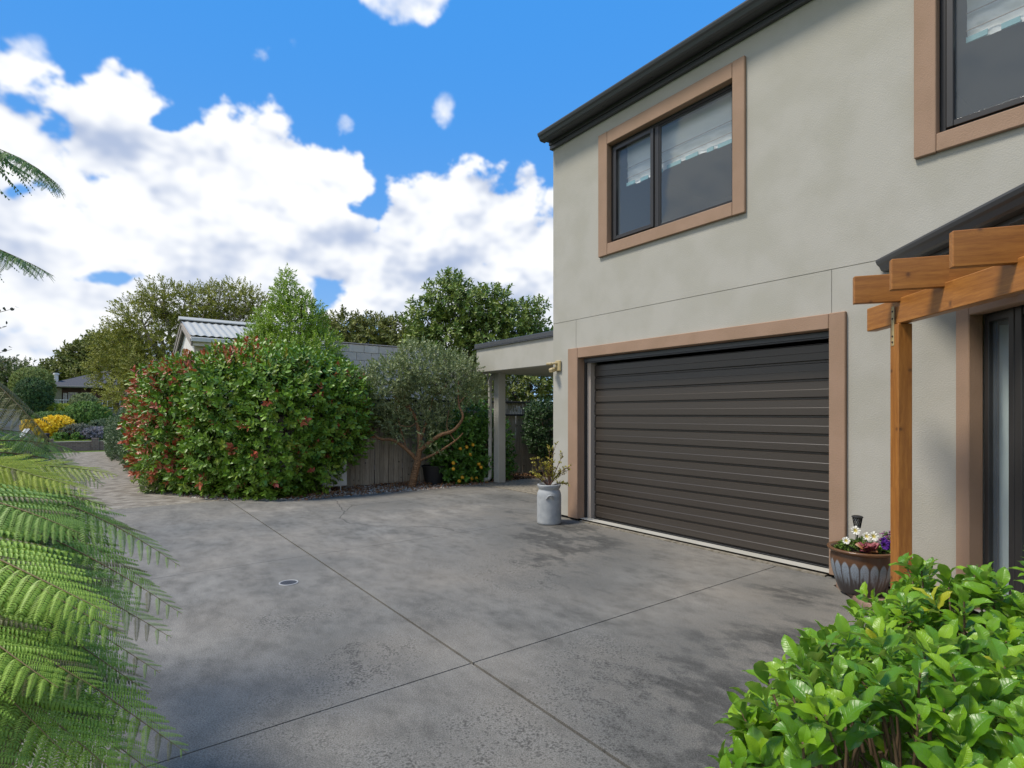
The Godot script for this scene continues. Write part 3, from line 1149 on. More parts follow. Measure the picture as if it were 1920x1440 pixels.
func porch():
	var h = thing("porch_canopy", "flat stucco porch canopy on a square column beside the house", "porch")
	var mb = MB.new()
	mb.bx(Vector3(-3.70, 2.29, -4.4), Vector3(-0.004, 2.79, -1.1), 0.01)
	part("canopy", mb.mesh(M.stucco), h)
	mb = MB.new()
	mb.bx(Vector3(-3.73, 2.793, -4.43), Vector3(-0.003, 2.875, -1.07), 0.006)
	mb.bx(Vector3(-3.74, 2.775, -1.092), Vector3(-0.003, 2.79, -1.062), 0.002)
	part("cap_flashing", mb.mesh(M.gutter), h)
	mb = MB.new()
	mb.bx(Vector3(-3.56, 0.012, -1.62), Vector3(-3.38, 2.29, -1.44), 0.008)
	part("column", mb.mesh(M.stucco), h)
	mb = MB.new()
	var x = -3.66
	var z = -1.42
	mb.tube([Vector3(x + 0.02, 2.29, z - 0.1), Vector3(x + 0.01, 2.22, z - 0.04), Vector3(x, 2.12, z), Vector3(x, 1.5, z), Vector3(x, 0.9, z), Vector3(x, 0.2, z), Vector3(x, 0.10, z + 0.01), Vector3(x, 0.065, z + 0.05), Vector3(x, 0.06, z + 0.14)], 0.042, 0.042, 12)
	mb.tube([Vector3(x, 0.86, z), Vector3(x, 0.92, z)], 0.05, 0.05, 12)
	mb.tube([Vector3(x, 2.06, z), Vector3(x, 2.10, z)], 0.05, 0.05, 12)
	part("downpipe", mb.mesh(M.stucco), h)
	# security light on the corner of the house
	var s = thing("security_light", "cream security light bracket on the house corner above the urn", "light", Vector3(0.12, 2.10, 0.0))
	mb = MB.new()
	mb.bx(Vector3(-0.05, -0.06, 0.002), Vector3(0.06, 0.09, 0.035), 0.01)
	part("back_plate", mb.mesh(M.brass), s)
	mb = MB.new()
	mb.tube([Vector3(0.0, 0.05, 0.03), Vector3(-0.02, 0.05, 0.07), Vector3(-0.07, 0.045, 0.10)], 0.016, 0.016, 8)
	mb.tube([Vector3(-0.02, 0.0, 0.03), Vector3(-0.03, -0.02, 0.07)], 0.014, 0.014, 8)
	part("arm", mb.mesh(M.brass), s)
	mb = MB.new()
	mb.box(Transform3D(Basis.from_euler(Vector3(0.3, 0.2, 0)), Vector3(-0.03, -0.045, 0.10)), Vector3(0.07, 0.06, 0.08), 0.012)
	part("lamp_head", mb.mesh(M.brass), s)
	mb = MB.new()
	mb.box(Transform3D(Basis.from_euler(Vector3(0.1, 0.5, 0)), Vector3(-0.08, 0.045, 0.11)), Vector3(0.08, 0.035, 0.05), 0.01)
	part("sensor", mb.mesh(M.brass), s)


# ------------------------------------------------------------------ boundary fence behind the feijoa
func paling_fence():
	var f = thing("paling_fence", "weathered timber paling fence with a batten top behind the feijoa", "fence", Vector3(-4.75, 0, 0))
	var variants = []
	for k in 3:
		for q in 2:
			var mb = MB.new()
			mb.box(Transform3D(), Vector3(0.018, 1.40, 0.097), 0.004, Vector2(k * 0.37 + q * 0.9, q * 0.31))
			variants.append(mb.mesh(M.paling[k]))
	var z = 2.9
	var i = 0
	while z > -6.6:
		var xf = Transform3D(Basis.from_euler(Vector3(rng.randf_range(-0.012, 0.012), rng.randf_range(-0.03, 0.03), rng.randf_range(-0.006, 0.006))), Vector3(rng.randf_range(-0.004, 0.004), 0.70 + rng.randf_range(-0.012, 0.008), z))
		part("paling", variants[rng.randi() % 6], f, xf)
		z -= 0.103
		i += 1
	var bm = []
	for k in 3:
		var mb = MB.new()
		mb.box(Transform3D(), Vector3(0.014, 0.27, 0.032), 0.003, Vector2(k * 0.7, 0.2))
		bm.append(mb.mesh(M.paling[k]))
	z = 1.4
	while z > -6.6:
		part("batten", bm[rng.randi() % 3], f, Transform3D(Basis(), Vector3(0.006, 1.56, z)))
		z -= 0.048
	for r in [[0.03, 1.41, 0.045, 0.04], [0.0, 1.72, 0.12, 0.05], [-0.04, 0.45, 0.05, 0.09], [-0.04, 1.15, 0.05, 0.09]]:
		var mb = MB.new()
		mb.box(Transform3D(Basis(), Vector3(r[0], r[1], -1.85)), Vector3(r[2], r[3], 9.5), 0.006)
		part("rail", mb.mesh(M.darkwood), f)
	for zz in [2.6, 0.4, -1.7, -3.8, -5.9]:
		var mb = MB.new()
		mb.bx(Vector3(-0.13, -0.1, zz - 0.05), Vector3(-0.025, 1.69, zz + 0.05), 0.005)
		part("post", mb.mesh(M.darkwood), f)


# ------------------------------------------------------------------ neighbouring garage beyond the fence
func neighbour_garage():
	var g = thing("neighbour_garage", "pale neighbouring garage with corrugated roof and concrete block wall", "garage", Vector3(-8, -0.05, 0))
	var mb = MB.new()
	# gable end faces the shared drive: wall plane z = 3.3, ridge above x = -1.4
	var ridge = Vector2(-1.4, 3.70)
	var near_e = Vector2(0.0, 3.16)
	var far_e = Vector2(-5.4, 2.30)
	var poly = [Vector2(0, 0), near_e, ridge, far_e, Vector2(-5.4, 0)]
	var ti = Geometry2D.triangulate_polygon(PackedVector2Array(poly))
	for k in range(0, ti.size(), 3):
		var w = []
		for e in 3:
			w.append(Vector3(poly[ti[k + e]].x, poly[ti[k + e]].y, 3.5))
		if (w[1] - w[0]).cross(w[2] - w[0]).z < 0:
			w.reverse()
		mb.tri(w[0], w[1], w[2])
	mb.quad(Vector3(0, 0, 3.5), Vector3(0, 0, -6), Vector3(0, 3.1, -6), Vector3(0, 3.1, 3.5))
	mb.quad(Vector3(-5.4, 0, -6), Vector3(-5.4, 0, 3.5), Vector3(-5.4, 2.3, 3.5), Vector3(-5.4, 2.3, -6))
	part("wall", mb.mesh(M.white_paint), g)
	# corrugated roof sheets on both slopes
	for s in [[ridge, Vector2(0.28, 3.16), 60], [Vector2(-5.75, 2.24), ridge, 60]]:
		var rows = []
		var z0 = 3.62
		var z1 = 0.55
		var a: Vector2 = s[1] if s[0] == ridge else s[0]
		var b: Vector2 = ridge
		for j in 2:
			var line = PackedVector3Array()
			var p = a if j == 0 else b
			for i in 241:
				var z = lerpf(z0, z1, i / 240.0)
				line.append(Vector3(p.x, p.y + 0.03 + 0.010 * sin(z * TAU / 0.15), z))
			rows.append(line)
		mb = MB.new()
		mb.grid(rows, s[0] != ridge)
		part("roof_sheet", mb.mesh(M.corrugated), g)
	mb = MB.new()
	mb.sweep([Vector2(-0.16, -0.05), Vector2(0.16, -0.05), Vector2(0.16, -0.03), Vector2(0.0, 0.05), Vector2(-0.16, -0.03)], Vector3(ridge.x, ridge.y + 0.07, 0.5), Vector3(ridge.x, ridge.y + 0.07, 3.66), Vector3(-1, 0, 0))
	part("ridge_cap", mb.mesh(M.corrugated), g)
	# barge boards along the gable and fascia with gutter along the eave
	mb = MB.new()
	for q in [[ridge, Vector2(0.28, 3.13)], [Vector2(-5.75, 2.21), ridge]]:
		var d = (q[1] - q[0])
		var mid = (q[0] + q[1]) * 0.5
		mb.box(Transform3D(Basis(Vector3(0, 0, 1), d.angle()), Vector3(mid.x, mid.y - 0.09, 3.58)), Vector3(d.length() - 0.02, 0.18, 0.03), 0.004)
		mb.box(Transform3D(Basis(Vector3(0, 0, 1), d.angle()), Vector3(mid.x, mid.y - 0.045, 3.605)), Vector3(d.length(), 0.06, 0.02), 0.003)
	part("barge_board", mb.mesh(M.weathered), g)
	mb = MB.new()
	mb.bx(Vector3(0.20, 2.97, 0.55), Vector3(0.225, 3.13, 3.56), 0.003)
	mb.bx(Vector3(0.228, 3.05, 0.55), Vector3(0.30, 3.15, 3.60), 0.01)
	part("eave_board", mb.mesh(M.white_paint), g)
	mb = MB.new()
	mb.quad(Vector3(0.0, 2.98, 3.56), Vector3(0.2, 2.98, 3.56), Vector3(0.2, 2.98, 0.55), Vector3(0.0, 2.98, 0.55))
	part("eave_lining", mb.mesh(M.white_paint), g)
	# block parapet wall: every block a piece, mortar set back
	mb = MB.new()
	mb.bx(Vector3(0.0, 0.0, -5.0), Vector3(0.185, 3.25, 0.5), 0.002)
	var core = part("mortar", mb.mesh(M.weathered), g)
	core.set_meta("label", "mortar between the blocks")
	var bm = []
	for k in 3:
		mb = MB.new()
		mb.box(Transform3D(), Vector3(0.19, 0.198, 0.394), 0.008)
		bm.append(mb.mesh(M.block[k]))
	for r in 8:
		var y = 3.165 - r * 0.206
		var z = 0.29 - (0.2 if r % 2 else 0.0)
		while z > -4.8:
			part("block", bm[rng.randi() % 3], g, Transform3D(Basis(), Vector3(0.105 + rng.randf_range(-0.003, 0.003), y, z)))
			z -= 0.402
	mb = MB.new()
	mb.bx(Vector3(-0.03, 3.27, -5.0), Vector3(0.22, 3.30, 0.52), 0.006)
	part("coping", mb.mesh(M.weathered), g)


# ------------------------------------------------------------------ across the street
func street_side():
	# brick garden wall with piers along the far footpath
	var bw = thing("brick_wall", "low brown brick garden wall with piers across the street", "wall", Vector3(-34.6, -0.74, 0))
	var brick = mat(lin(0.17, 0.12, 0.10), 0.9)
	var im = Image.create(256, 128, false, Image.FORMAT_RGB8)
	var r = RandomNumberGenerator.new()
	r.seed = 4
	im.fill(lin(0.24, 0.21, 0.185))
	for row in 8:
		for c in 9:
			var k = r.randf_range(0.75, 1.2)
			im.fill_rect(Rect2i(c * 32 - (16 if row % 2 else 0) + 1, row * 16 + 1, 29, 13), lin(0.18 * k, 0.125 * k, 0.105 * k))
	brick.albedo_color = Color.WHITE
	brick.albedo_texture = ImageTexture.create_from_image(im)
	brick.uv1_scale = Vector3(0.55, 1.55, 1)
	var mb = MB.new()
	mb.box(Transform3D(Basis(), Vector3(0, 0.26, 2.0)), Vector3(0.2, 0.56, 18.0), 0.004)
	part("wall", mb.mesh(brick), bw)
	for z in [7.4, 5.35, 2.6, -0.2]:
		mb = MB.new()
		mb.box(Transform3D(Basis(), Vector3(0.03, 0.36, z)), Vector3(0.3, 0.76, 0.34), 0.006)
		part("pier", mb.mesh(brick), bw)
	mb = MB.new()
	mb.box(Transform3D(Basis(), Vector3(0, 0.56, 2.0)), Vector3(0.26, 0.04, 18.0), 0.006)
	part("coping", mb.mesh(M.weathered), bw)
	# house
	var X = -46.0
	var h = thing("far_house", "dark brick bungalow with grey roof and white windows across the street", "house", Vector3(X, 0, 0))
	var olive = mat(lin(0.22, 0.22, 0.145), 0.9)
	var dbrick = mat(lin(0.13, 0.075, 0.06), 0.9)
	dbrick.albedo_texture = M.grain
	triplanar(dbrick, 0.6)
	mb = MB.new()
	mb.bx(Vector3(-9, 0.8, -4), Vector3(-0.5, 3.35, 8.0), 0.01)
	part("brick_wall", mb.mesh(dbrick), h)
	mb = MB.new()
	mb.bx(Vector3(-0.95, 0.8, 7.35), Vector3(0, 3.3, 8.05), 0.01)
	part("end_wall", mb.mesh(olive), h)
	mb = MB.new()
	mb.bx(Vector3(-0.49, 0.9, 5.9), Vector3(-0.3, 3.3, 6.25), 0.01)
	mb.bx(Vector3(-0.49, 0.9, 5.3), Vector3(-0.2, 3.3, 5.52), 0.01)
	part("brick_pier", mb.mesh(dbrick), h)
	mb = MB.new()
	mb.bx(Vector3(-1.0, 0.9, -4), Vector3(-0.2, 1.75, 5.2), 0.01)
	part("base_wall", mb.mesh(olive), h)
	# hipped roof
	var rm = mat(lin(0.055, 0.055, 0.06), 0.85)
	mb = MB.new()
	var e = [Vector3(0.35, 3.45, 8.5), Vector3(0.35, 3.45, -4.5), Vector3(-9.5, 3.45, -4.5), Vector3(-9.5, 3.45, 8.5)]
	var r0 = Vector3(-4.5, 5.0, 4.6)
	var r1 = Vector3(-4.5, 5.0, -1.0)
	mb.quad(e[0], e[1], r1, r0)
	mb.quad(e[2], e[3], r0, r1)
	mb.tri(e[3], e[0], r0)
	mb.tri(e[1], e[2], r1)
	var rf = part("roof", mb.mesh(rm), h)
	mb = MB.new()
	mb.bx(Vector3(0.3, 3.36, -4.5), Vector3(0.42, 3.47, 8.55), 0.01)
	mb.bx(Vector3(-9.5, 3.36, 8.45), Vector3(0.3, 3.47, 8.55), 0.01)
	mb.bx(Vector3(-9.0, 3.34, -4.4), Vector3(0.3, 3.36, 8.45), 0.002)
	part("gutter", mb.mesh(M.weathered), rf)
	mb = MB.new()
	mb.tube([Vector3(-0.9, 3.5, 7.7), Vector3(-0.9, 4.3, 7.7)], 0.13, 0.13, 12)
	mb.tube([Vector3(-0.9, 4.3, 7.7), Vector3(-0.9, 4.42, 7.7)], 0.19, 0.17, 12)
	mb.tube([Vector3(-0.9, 3.55, 7.7), Vector3(-0.9, 3.75, 7.7)], 0.24, 0.15, 12)
	part("flue", mb.mesh(M.pale), rf)
	for q in [[7.28, 7.05, 1.6, 2.95], [6.98, 6.45, 1.6, 3.0], [6.20, 5.62, 2.35, 3.0], [5.0, 4.3, 1.78, 2.5], [3.9, 2.6, 1.8, 2.9]]:
		var fx = -0.46 if q[0] > 5.2 else -0.17
		if q[0] < 4.0:
			fx = -0.46
		mb = MB.new()
		for b in [[q[0], q[0] - 0.06, q[2], q[3]], [q[1] + 0.06, q[1], q[2], q[3]], [q[0] - 0.06, q[1] + 0.06, q[3] - 0.07, q[3]], [q[0] - 0.06, q[1] + 0.06, q[2], q[2] + 0.07], [(q[0] + q[1]) * 0.5 + 0.025, (q[0] + q[1]) * 0.5 - 0.025, q[2] + 0.07, q[3] - 0.07]]:
			mb.bx(Vector3(fx, b[2], b[1]), Vector3(fx + 0.06, b[3], b[0]), 0.004)
		var wf = part("window", mb.mesh(M.pale), h)
		mb = MB.new()
		mb.quad(Vector3(fx + 0.02, q[2], q[0]), Vector3(fx + 0.02, q[2], q[1]), Vector3(fx + 0.02, q[3], q[1]), Vector3(fx + 0.02, q[3], q[0]))
		part("pane", mb.mesh(mat(lin(0.06, 0.075, 0.09), 0.08, 0.6)), wf)
	# terrace balustrade: posts, rail and glass
	var b = group_part("balustrade", h)
	for k in 7:
		mb = MB.new()
		mb.bx(Vector3(0.55, 1.2, 7.85 - k * 0.3), Vector3(0.60, 2.38, 7.80 - k * 0.3), 0.004)
		part("post", mb.mesh(M.white_paint), b)
	mb = MB.new()
	mb.bx(Vector3(0.53, 2.38, 5.95), Vector3(0.62, 2.44, 7.9), 0.006)
	part("rail", mb.mesh(M.white_paint), b)
	var pg = mat(lin(0.35, 0.42, 0.36), 0.3)
	mb = MB.new()
	mb.bx(Vector3(0.57, 1.3, 7.35), Vector3(0.58, 2.3, 7.78), 0.002)
	part("glass_panel", mb.mesh(pg), b)
	mb = MB.new()
	mb.bx(Vector3(-0.9, 0.9, 5.5), Vector3(0.7, 1.5, 8.2), 0.01)
	part("terrace", mb.mesh(olive), h)
	var st = thing("garden_steps", "red brick garden steps below the far terrace", "steps", Vector3(X + 1.1, 1.0, 8.0))
	for k in 3:
		mb = MB.new()
		mb.bx(Vector3(-0.3 * k, 0.17 * k - 0.4, -0.4), Vector3(0.4 - 0.3 * k, 0.17 * k + 0.16, 0.35), 0.01)
		part("step", mb.mesh(mat(lin(0.2, 0.06, 0.035), 0.9)), st)


# ------------------------------------------------------------------ fence left of the shared drive
func drive_fence():
	var f = thing("board_fence", "whitewashed fence of boards over palings along the shared drive", "fence", Vector3(0, 0, 6.98))
	var board = func(x0, y0, x1, y1, hgt, z):
		var a = Vector3(x0, y0, z)
		var b = Vector3(x1, y1, z)
		var d = b - a
		var mb = MB.new()
		mb.box(Transform3D(Basis(Vector3(0, 0, 1), atan2(d.y, d.x)), (a + b) * 0.5), Vector3(d.length(), hgt, 0.025), 0.004)
		part("board", mb.mesh(M.limewash), f)
	for k in 5:
		board.call(-9.0, 1.44 - k * 0.26, -15.1, 1.44 - k * 0.26, 0.125, 0.0)
	var mb = MB.new()
	mb.box(Transform3D(), Vector3(0.09, 1.5, 0.02), 0.004)
	var pl = mb.mesh(M.limewash)
	for k in 58:
		part("paling", pl, f, Transform3D(Basis(), Vector3(-9.05 - k * 0.105, 0.75, 0.03)))
	mb = MB.new()
	mb.bx(Vector3(-15.1, 1.515, -0.05), Vector3(-9.0, 1.55, 0.08), 0.004)
	part("capping", mb.mesh(M.limewash), f)
	# lower end: level stretch, then raked down to the gate post
	board.call(-15.15, 0.62, -17.2, 0.84, 0.12, -0.02)
	board.call(-17.2, 0.84, -20.0, 0.40, 0.12, -0.02)
	board.call(-15.15, 0.36, -17.2, 0.52, 0.12, -0.02)
	board.call(-17.2, 0.52, -20.0, 0.16, 0.12, -0.02)
	for k in 46:
		var x = -15.2 - k * 0.105
		var top = lerpf(0.72, 0.92, clampf((-15.15 - x) / 2.05, 0, 1)) if x > -17.2 else lerpf(0.92, 0.48, (-17.2 - x) / 2.8)
		mb = MB.new()
		mb.bx(Vector3(x - 0.045, 0, 0.02), Vector3(x + 0.045, top, 0.04), 0.003)
		part("paling", mb.mesh(M.limewash), f)
	for q in [[-15.15, 0.76, -17.2, 0.95], [-17.2, 0.95, -20.0, 0.51]]:
		var d = Vector2(q[2] - q[0], q[3] - q[1])
		mb = MB.new()
		mb.box(Transform3D(Basis(Vector3(0, 0, 1), atan2(d.y, d.x)), Vector3((q[0] + q[2]) * 0.5, (q[1] + q[3]) * 0.5, 0.01)), Vector3(d.length(), 0.035, 0.13), 0.004)
		part("capping", mb.mesh(M.pale), f)
	var p = thing("gate_post", "black gate post at the far end of the board fence", "post", Vector3(-20.2, -0.02, 6.7))
	mb = MB.new()
	mb.bx(Vector3(-0.07, 0, -0.07), Vector3(0.07, 0.70, 0.07), 0.008)
	part("shaft", mb.mesh(M.rubber), p)
	mb = MB.new()
	mb.lathe([Vector2(0.09, 0.70), Vector2(0.09, 0.72), Vector2(0.05, 0.75), Vector2(0.0, 0.76)], 12)
	part("cap", mb.mesh(M.rubber), p)


# ------------------------------------------------------------------ pergola
func pergola():
	var base = Vector3(4.526, 0.02, 0.78)
	var p = thing("pergola", "orange stained timber pergola with one post and overlapping rafters", "pergola", base)
	var ang = deg_to_rad(41.5)
	var bd = Vector3(cos(ang), 0, sin(ang))
	var bn = bd.cross(Vector3.UP)
	var B = Basis(bd, Vector3.UP, bn)
	var mb = MB.new()
	mb.box(Transform3D(B, Vector3(0, 1.02, 0)), Vector3(0.092, 2.04, 0.092), 0.004, Vector2(0.1, 0.35))
	part("post", mb.mesh(M.timber), p)
	mb = MB.new()
	mb.box(Transform3D(B, Vector3(0, 2.128, 0) + bd * 1.15), Vector3(3.02, 0.172, 0.07), 0.005, Vector2(0.6, 0.1))
	part("beam", mb.mesh(M.timber), p)
	var rd = Vector3(-0.816, 0, 0.578)
	var R = Basis(-rd, Vector3.UP, (-rd).cross(Vector3.UP))
	var off = 0.0
	for s in [0.04, 0.47, 1.0, 1.5]:
		mb = MB.new()
		mb.box(Transform3D(R, Vector3(0, 2.283, 0) + bd * s - rd * 0.42), Vector3(1.45, 0.19, 0.045), 0.004, Vector2(off, off * 0.7))
		part("rafter", mb.mesh(M.timber), p)
		off += 0.43
	mb = MB.new()
	mb.box(Transform3D(B, Vector3(0, 2.03, 0) + bn * 0.0475 - bd * 0.012), Vector3(0.03, 0.27, 0.003), 0.001)
	var st = part("strap", mb.mesh(M.brass), p)
	for y in [1.92, 1.96, 2.08, 2.13]:
		mb = MB.new()
		mb.box(Transform3D(B, Vector3(0, y, 0) + bn * 0.051 - bd * 0.012), Vector3(0.012, 0.012, 0.006), 0.003)
		part("bolt", mb.mesh(M.frame), st)


# ------------------------------------------------------------------ urn with its plant
func urn():
	var at = Vector3(0.40, 0.0, 0.42)
	var glaze = mat(lin(0.38, 0.39, 0.385), 0.6, 0.4)
	triplanar(glaze, 3.0)
	bump(glaze, M.fine, 0.06)
	detail(glaze, ramp_tex(noise_image(256, 0.02, 5, 55), Color(0.9, 0.91, 0.92), Color(1, 1, 1), 0.25, 0.75), 1.6)
	var u = thing("stoneware_urn", "grey stoneware milk can urn standing beside the garage door", "urn", at)
	var mb = MB.new()
	mb.lathe([Vector2(0.0, 0.0), Vector2(0.148, 0.0), Vector2(0.157, 0.008), Vector2(0.160, 0.03), Vector2(0.160, 0.20), Vector2(0.160, 0.36), Vector2(0.156, 0.40), Vector2(0.143, 0.43), Vector2(0.134, 0.445), Vector2(0.134, 0.455), Vector2(0.142, 0.465), Vector2(0.152, 0.49), Vector2(0.156, 0.508), Vector2(0.152, 0.518), Vector2(0.142, 0.518), Vector2(0.134, 0.50), Vector2(0.128, 0.46), Vector2(0.12, 0.44)], 40)
	part("body", mb.mesh(glaze), u)
	mb = MB.new()
	mb.lathe([Vector2(0.132, 0.482), Vector2(0.08, 0.488), Vector2(0.0, 0.486)], 24)
	part("soil", mb.mesh(M.soil), u)
	for a in [0.62, 0.62 + PI]:
		var path = []
		for k in 9:
			var t = float(k) / 8
			var dir = Vector3(cos(a + (t - 0.5) * 0.62), 0, sin(a + (t - 0.5) * 0.62))
			path.append(dir * (0.155 + 0.028 * sin(PI * t)) + Vector3.UP * (0.335 + 0.055 * sin(PI * t)))
		mb = MB.new()
		mb.tube(path, 0.013, 0.013, 8)
		part("handle", mb.mesh(glaze), u)
	# dwarf jade: forked reddish stems set with small round leaves
	var t = thing("jade_plant", "yellow green jade shrub growing in the grey urn", "plant", at + Vector3.UP * 0.48)
	mb = MB.new()
	var tips = []
	var dirs = [Vector3(0.0, 0.50, 0.0), Vector3(0.13, 0.42, -0.12), Vector3(-0.06, 0.38, 0.12), Vector3(-0.14, 0.36, 0.16), Vector3(0.16, 0.22, -0.19), Vector3(0.10, 0.16, -0.14), Vector3(-0.10, 0.18, 0.16), Vector3(-0.04, 0.20, -0.06), Vector3(0.05, 0.55, -0.07), Vector3(0.03, 0.30, 0.08), Vector3(-0.13, 0.12, 0.10), Vector3(0.14, 0.03, -0.17), Vector3(0.07, 0.35, 0.02), Vector3(-0.05, 0.28, 0.05), Vector3(0.22, 0.27, -0.15)]
	for d in dirs:
		var bend = Vector3(rng.randf_range(-0.04, 0.04), 0.03, rng.randf_range(-0.04, 0.04))
		var path = []
		for k in 7:
			var s = float(k) / 6
			path.append(Vector3(d.x * s, d.y * s, d.z * s) + bend * sin(PI * s))
		mb.tube(path, 0.008, 0.003, 5)
		for k in range(2, 7):
			for q in 2:
				var dd = (d.normalized() * 0.6 + Vector3(rng.randf_range(-1, 1), rng.randf_range(-0.3, 1), rng.randf_range(-1, 1)).normalized()).normalized()
				tips.append([path[k], path[k] + dd * rng.randf_range(0.03, 0.075)])
	for e in tips:
		mb.tube([e[0], e[1]], 0.003, 0.0015, 4)
	part("stems", mb.mesh(mat(lin(0.14, 0.07, 0.045), 0.8)), t)
	var lm = MB.new()
	lm.leaf(Transform3D(), 0.020, 0.016, 0.2, 0.1, 3, 0.9)
	var xfs = []
	var cols = []
	for e in tips:
		for k in 7:
			var pos = e[0].lerp(e[1], (k + 1) / 7.0)
			xfs.append(Transform3D(grow_basis(Vector3(rng.randf_range(-1, 1), rng.randf_range(-0.4, 1), rng.randf_range(-1, 1)).normalized()).scaled(Vector3.ONE * rng.randf_range(0.8, 1.3)), pos))
			cols.append(Color(0.26, 0.27, 0.025).lerp(Color(0.42, 0.34, 0.04), rng.randf()))
	scatter("leaves", lm.mesh(M.leaf, true), xfs, cols, t)


func grow_basis(dir: Vector3) -> Basis:
	var y = dir.normalized()
	var x = y.cross(Vector3(0.13, 0.97, 0.2) if absf(y.y) < 0.95 else Vector3.RIGHT).normalized()
	return Basis(x, y, x.cross(y)).rotated(y, rng.randf() * TAU)


# ------------------------------------------------------------------ glazed pot of flowers
func petal_disc(r: float, lobes: int, cup: float, centre: Color, rim: Color) -> ArrayMesh:
	var mb = MB.new()
	var n = 40
	var rings = [0.0, 0.25, 0.6, 1.0]
	for i in 3:
		for k in n:
			var q = []
			for e in [[i, k], [i + 1, k], [i + 1, k + 1], [i, k + 1]]:
				var a = TAU * e[1] / n
				var rr = rings[e[0]]
				var lob = 1.0 - 0.16 * rr * pow(absf(cos(a * lobes * 0.5)), 3.0)
				var y = -cup * (1.0 - rr) * r + 0.10 * r * rr * sin(a * lobes * 2.0) - 0.25 * r * rr * rr
				q.append([Vector3(cos(a) * rr * r * lob, y, sin(a) * rr * r * lob), centre.lerp(rim, smoothstep(0.2, 0.5, rr))])
			for o in [[0, 2, 1], [0, 3, 2]]:
				var nn = (q[o[2]][0] - q[o[0]][0]).cross(q[o[1]][0] - q[o[0]][0])
				if nn.length() < 1e-12:
					continue
				for x in o:
					mb.col = q[x][1]
					mb.vert(q[x][0], nn.normalized(), Vector2.ZERO)
	return mb.mesh(M.dull_leaf, true)

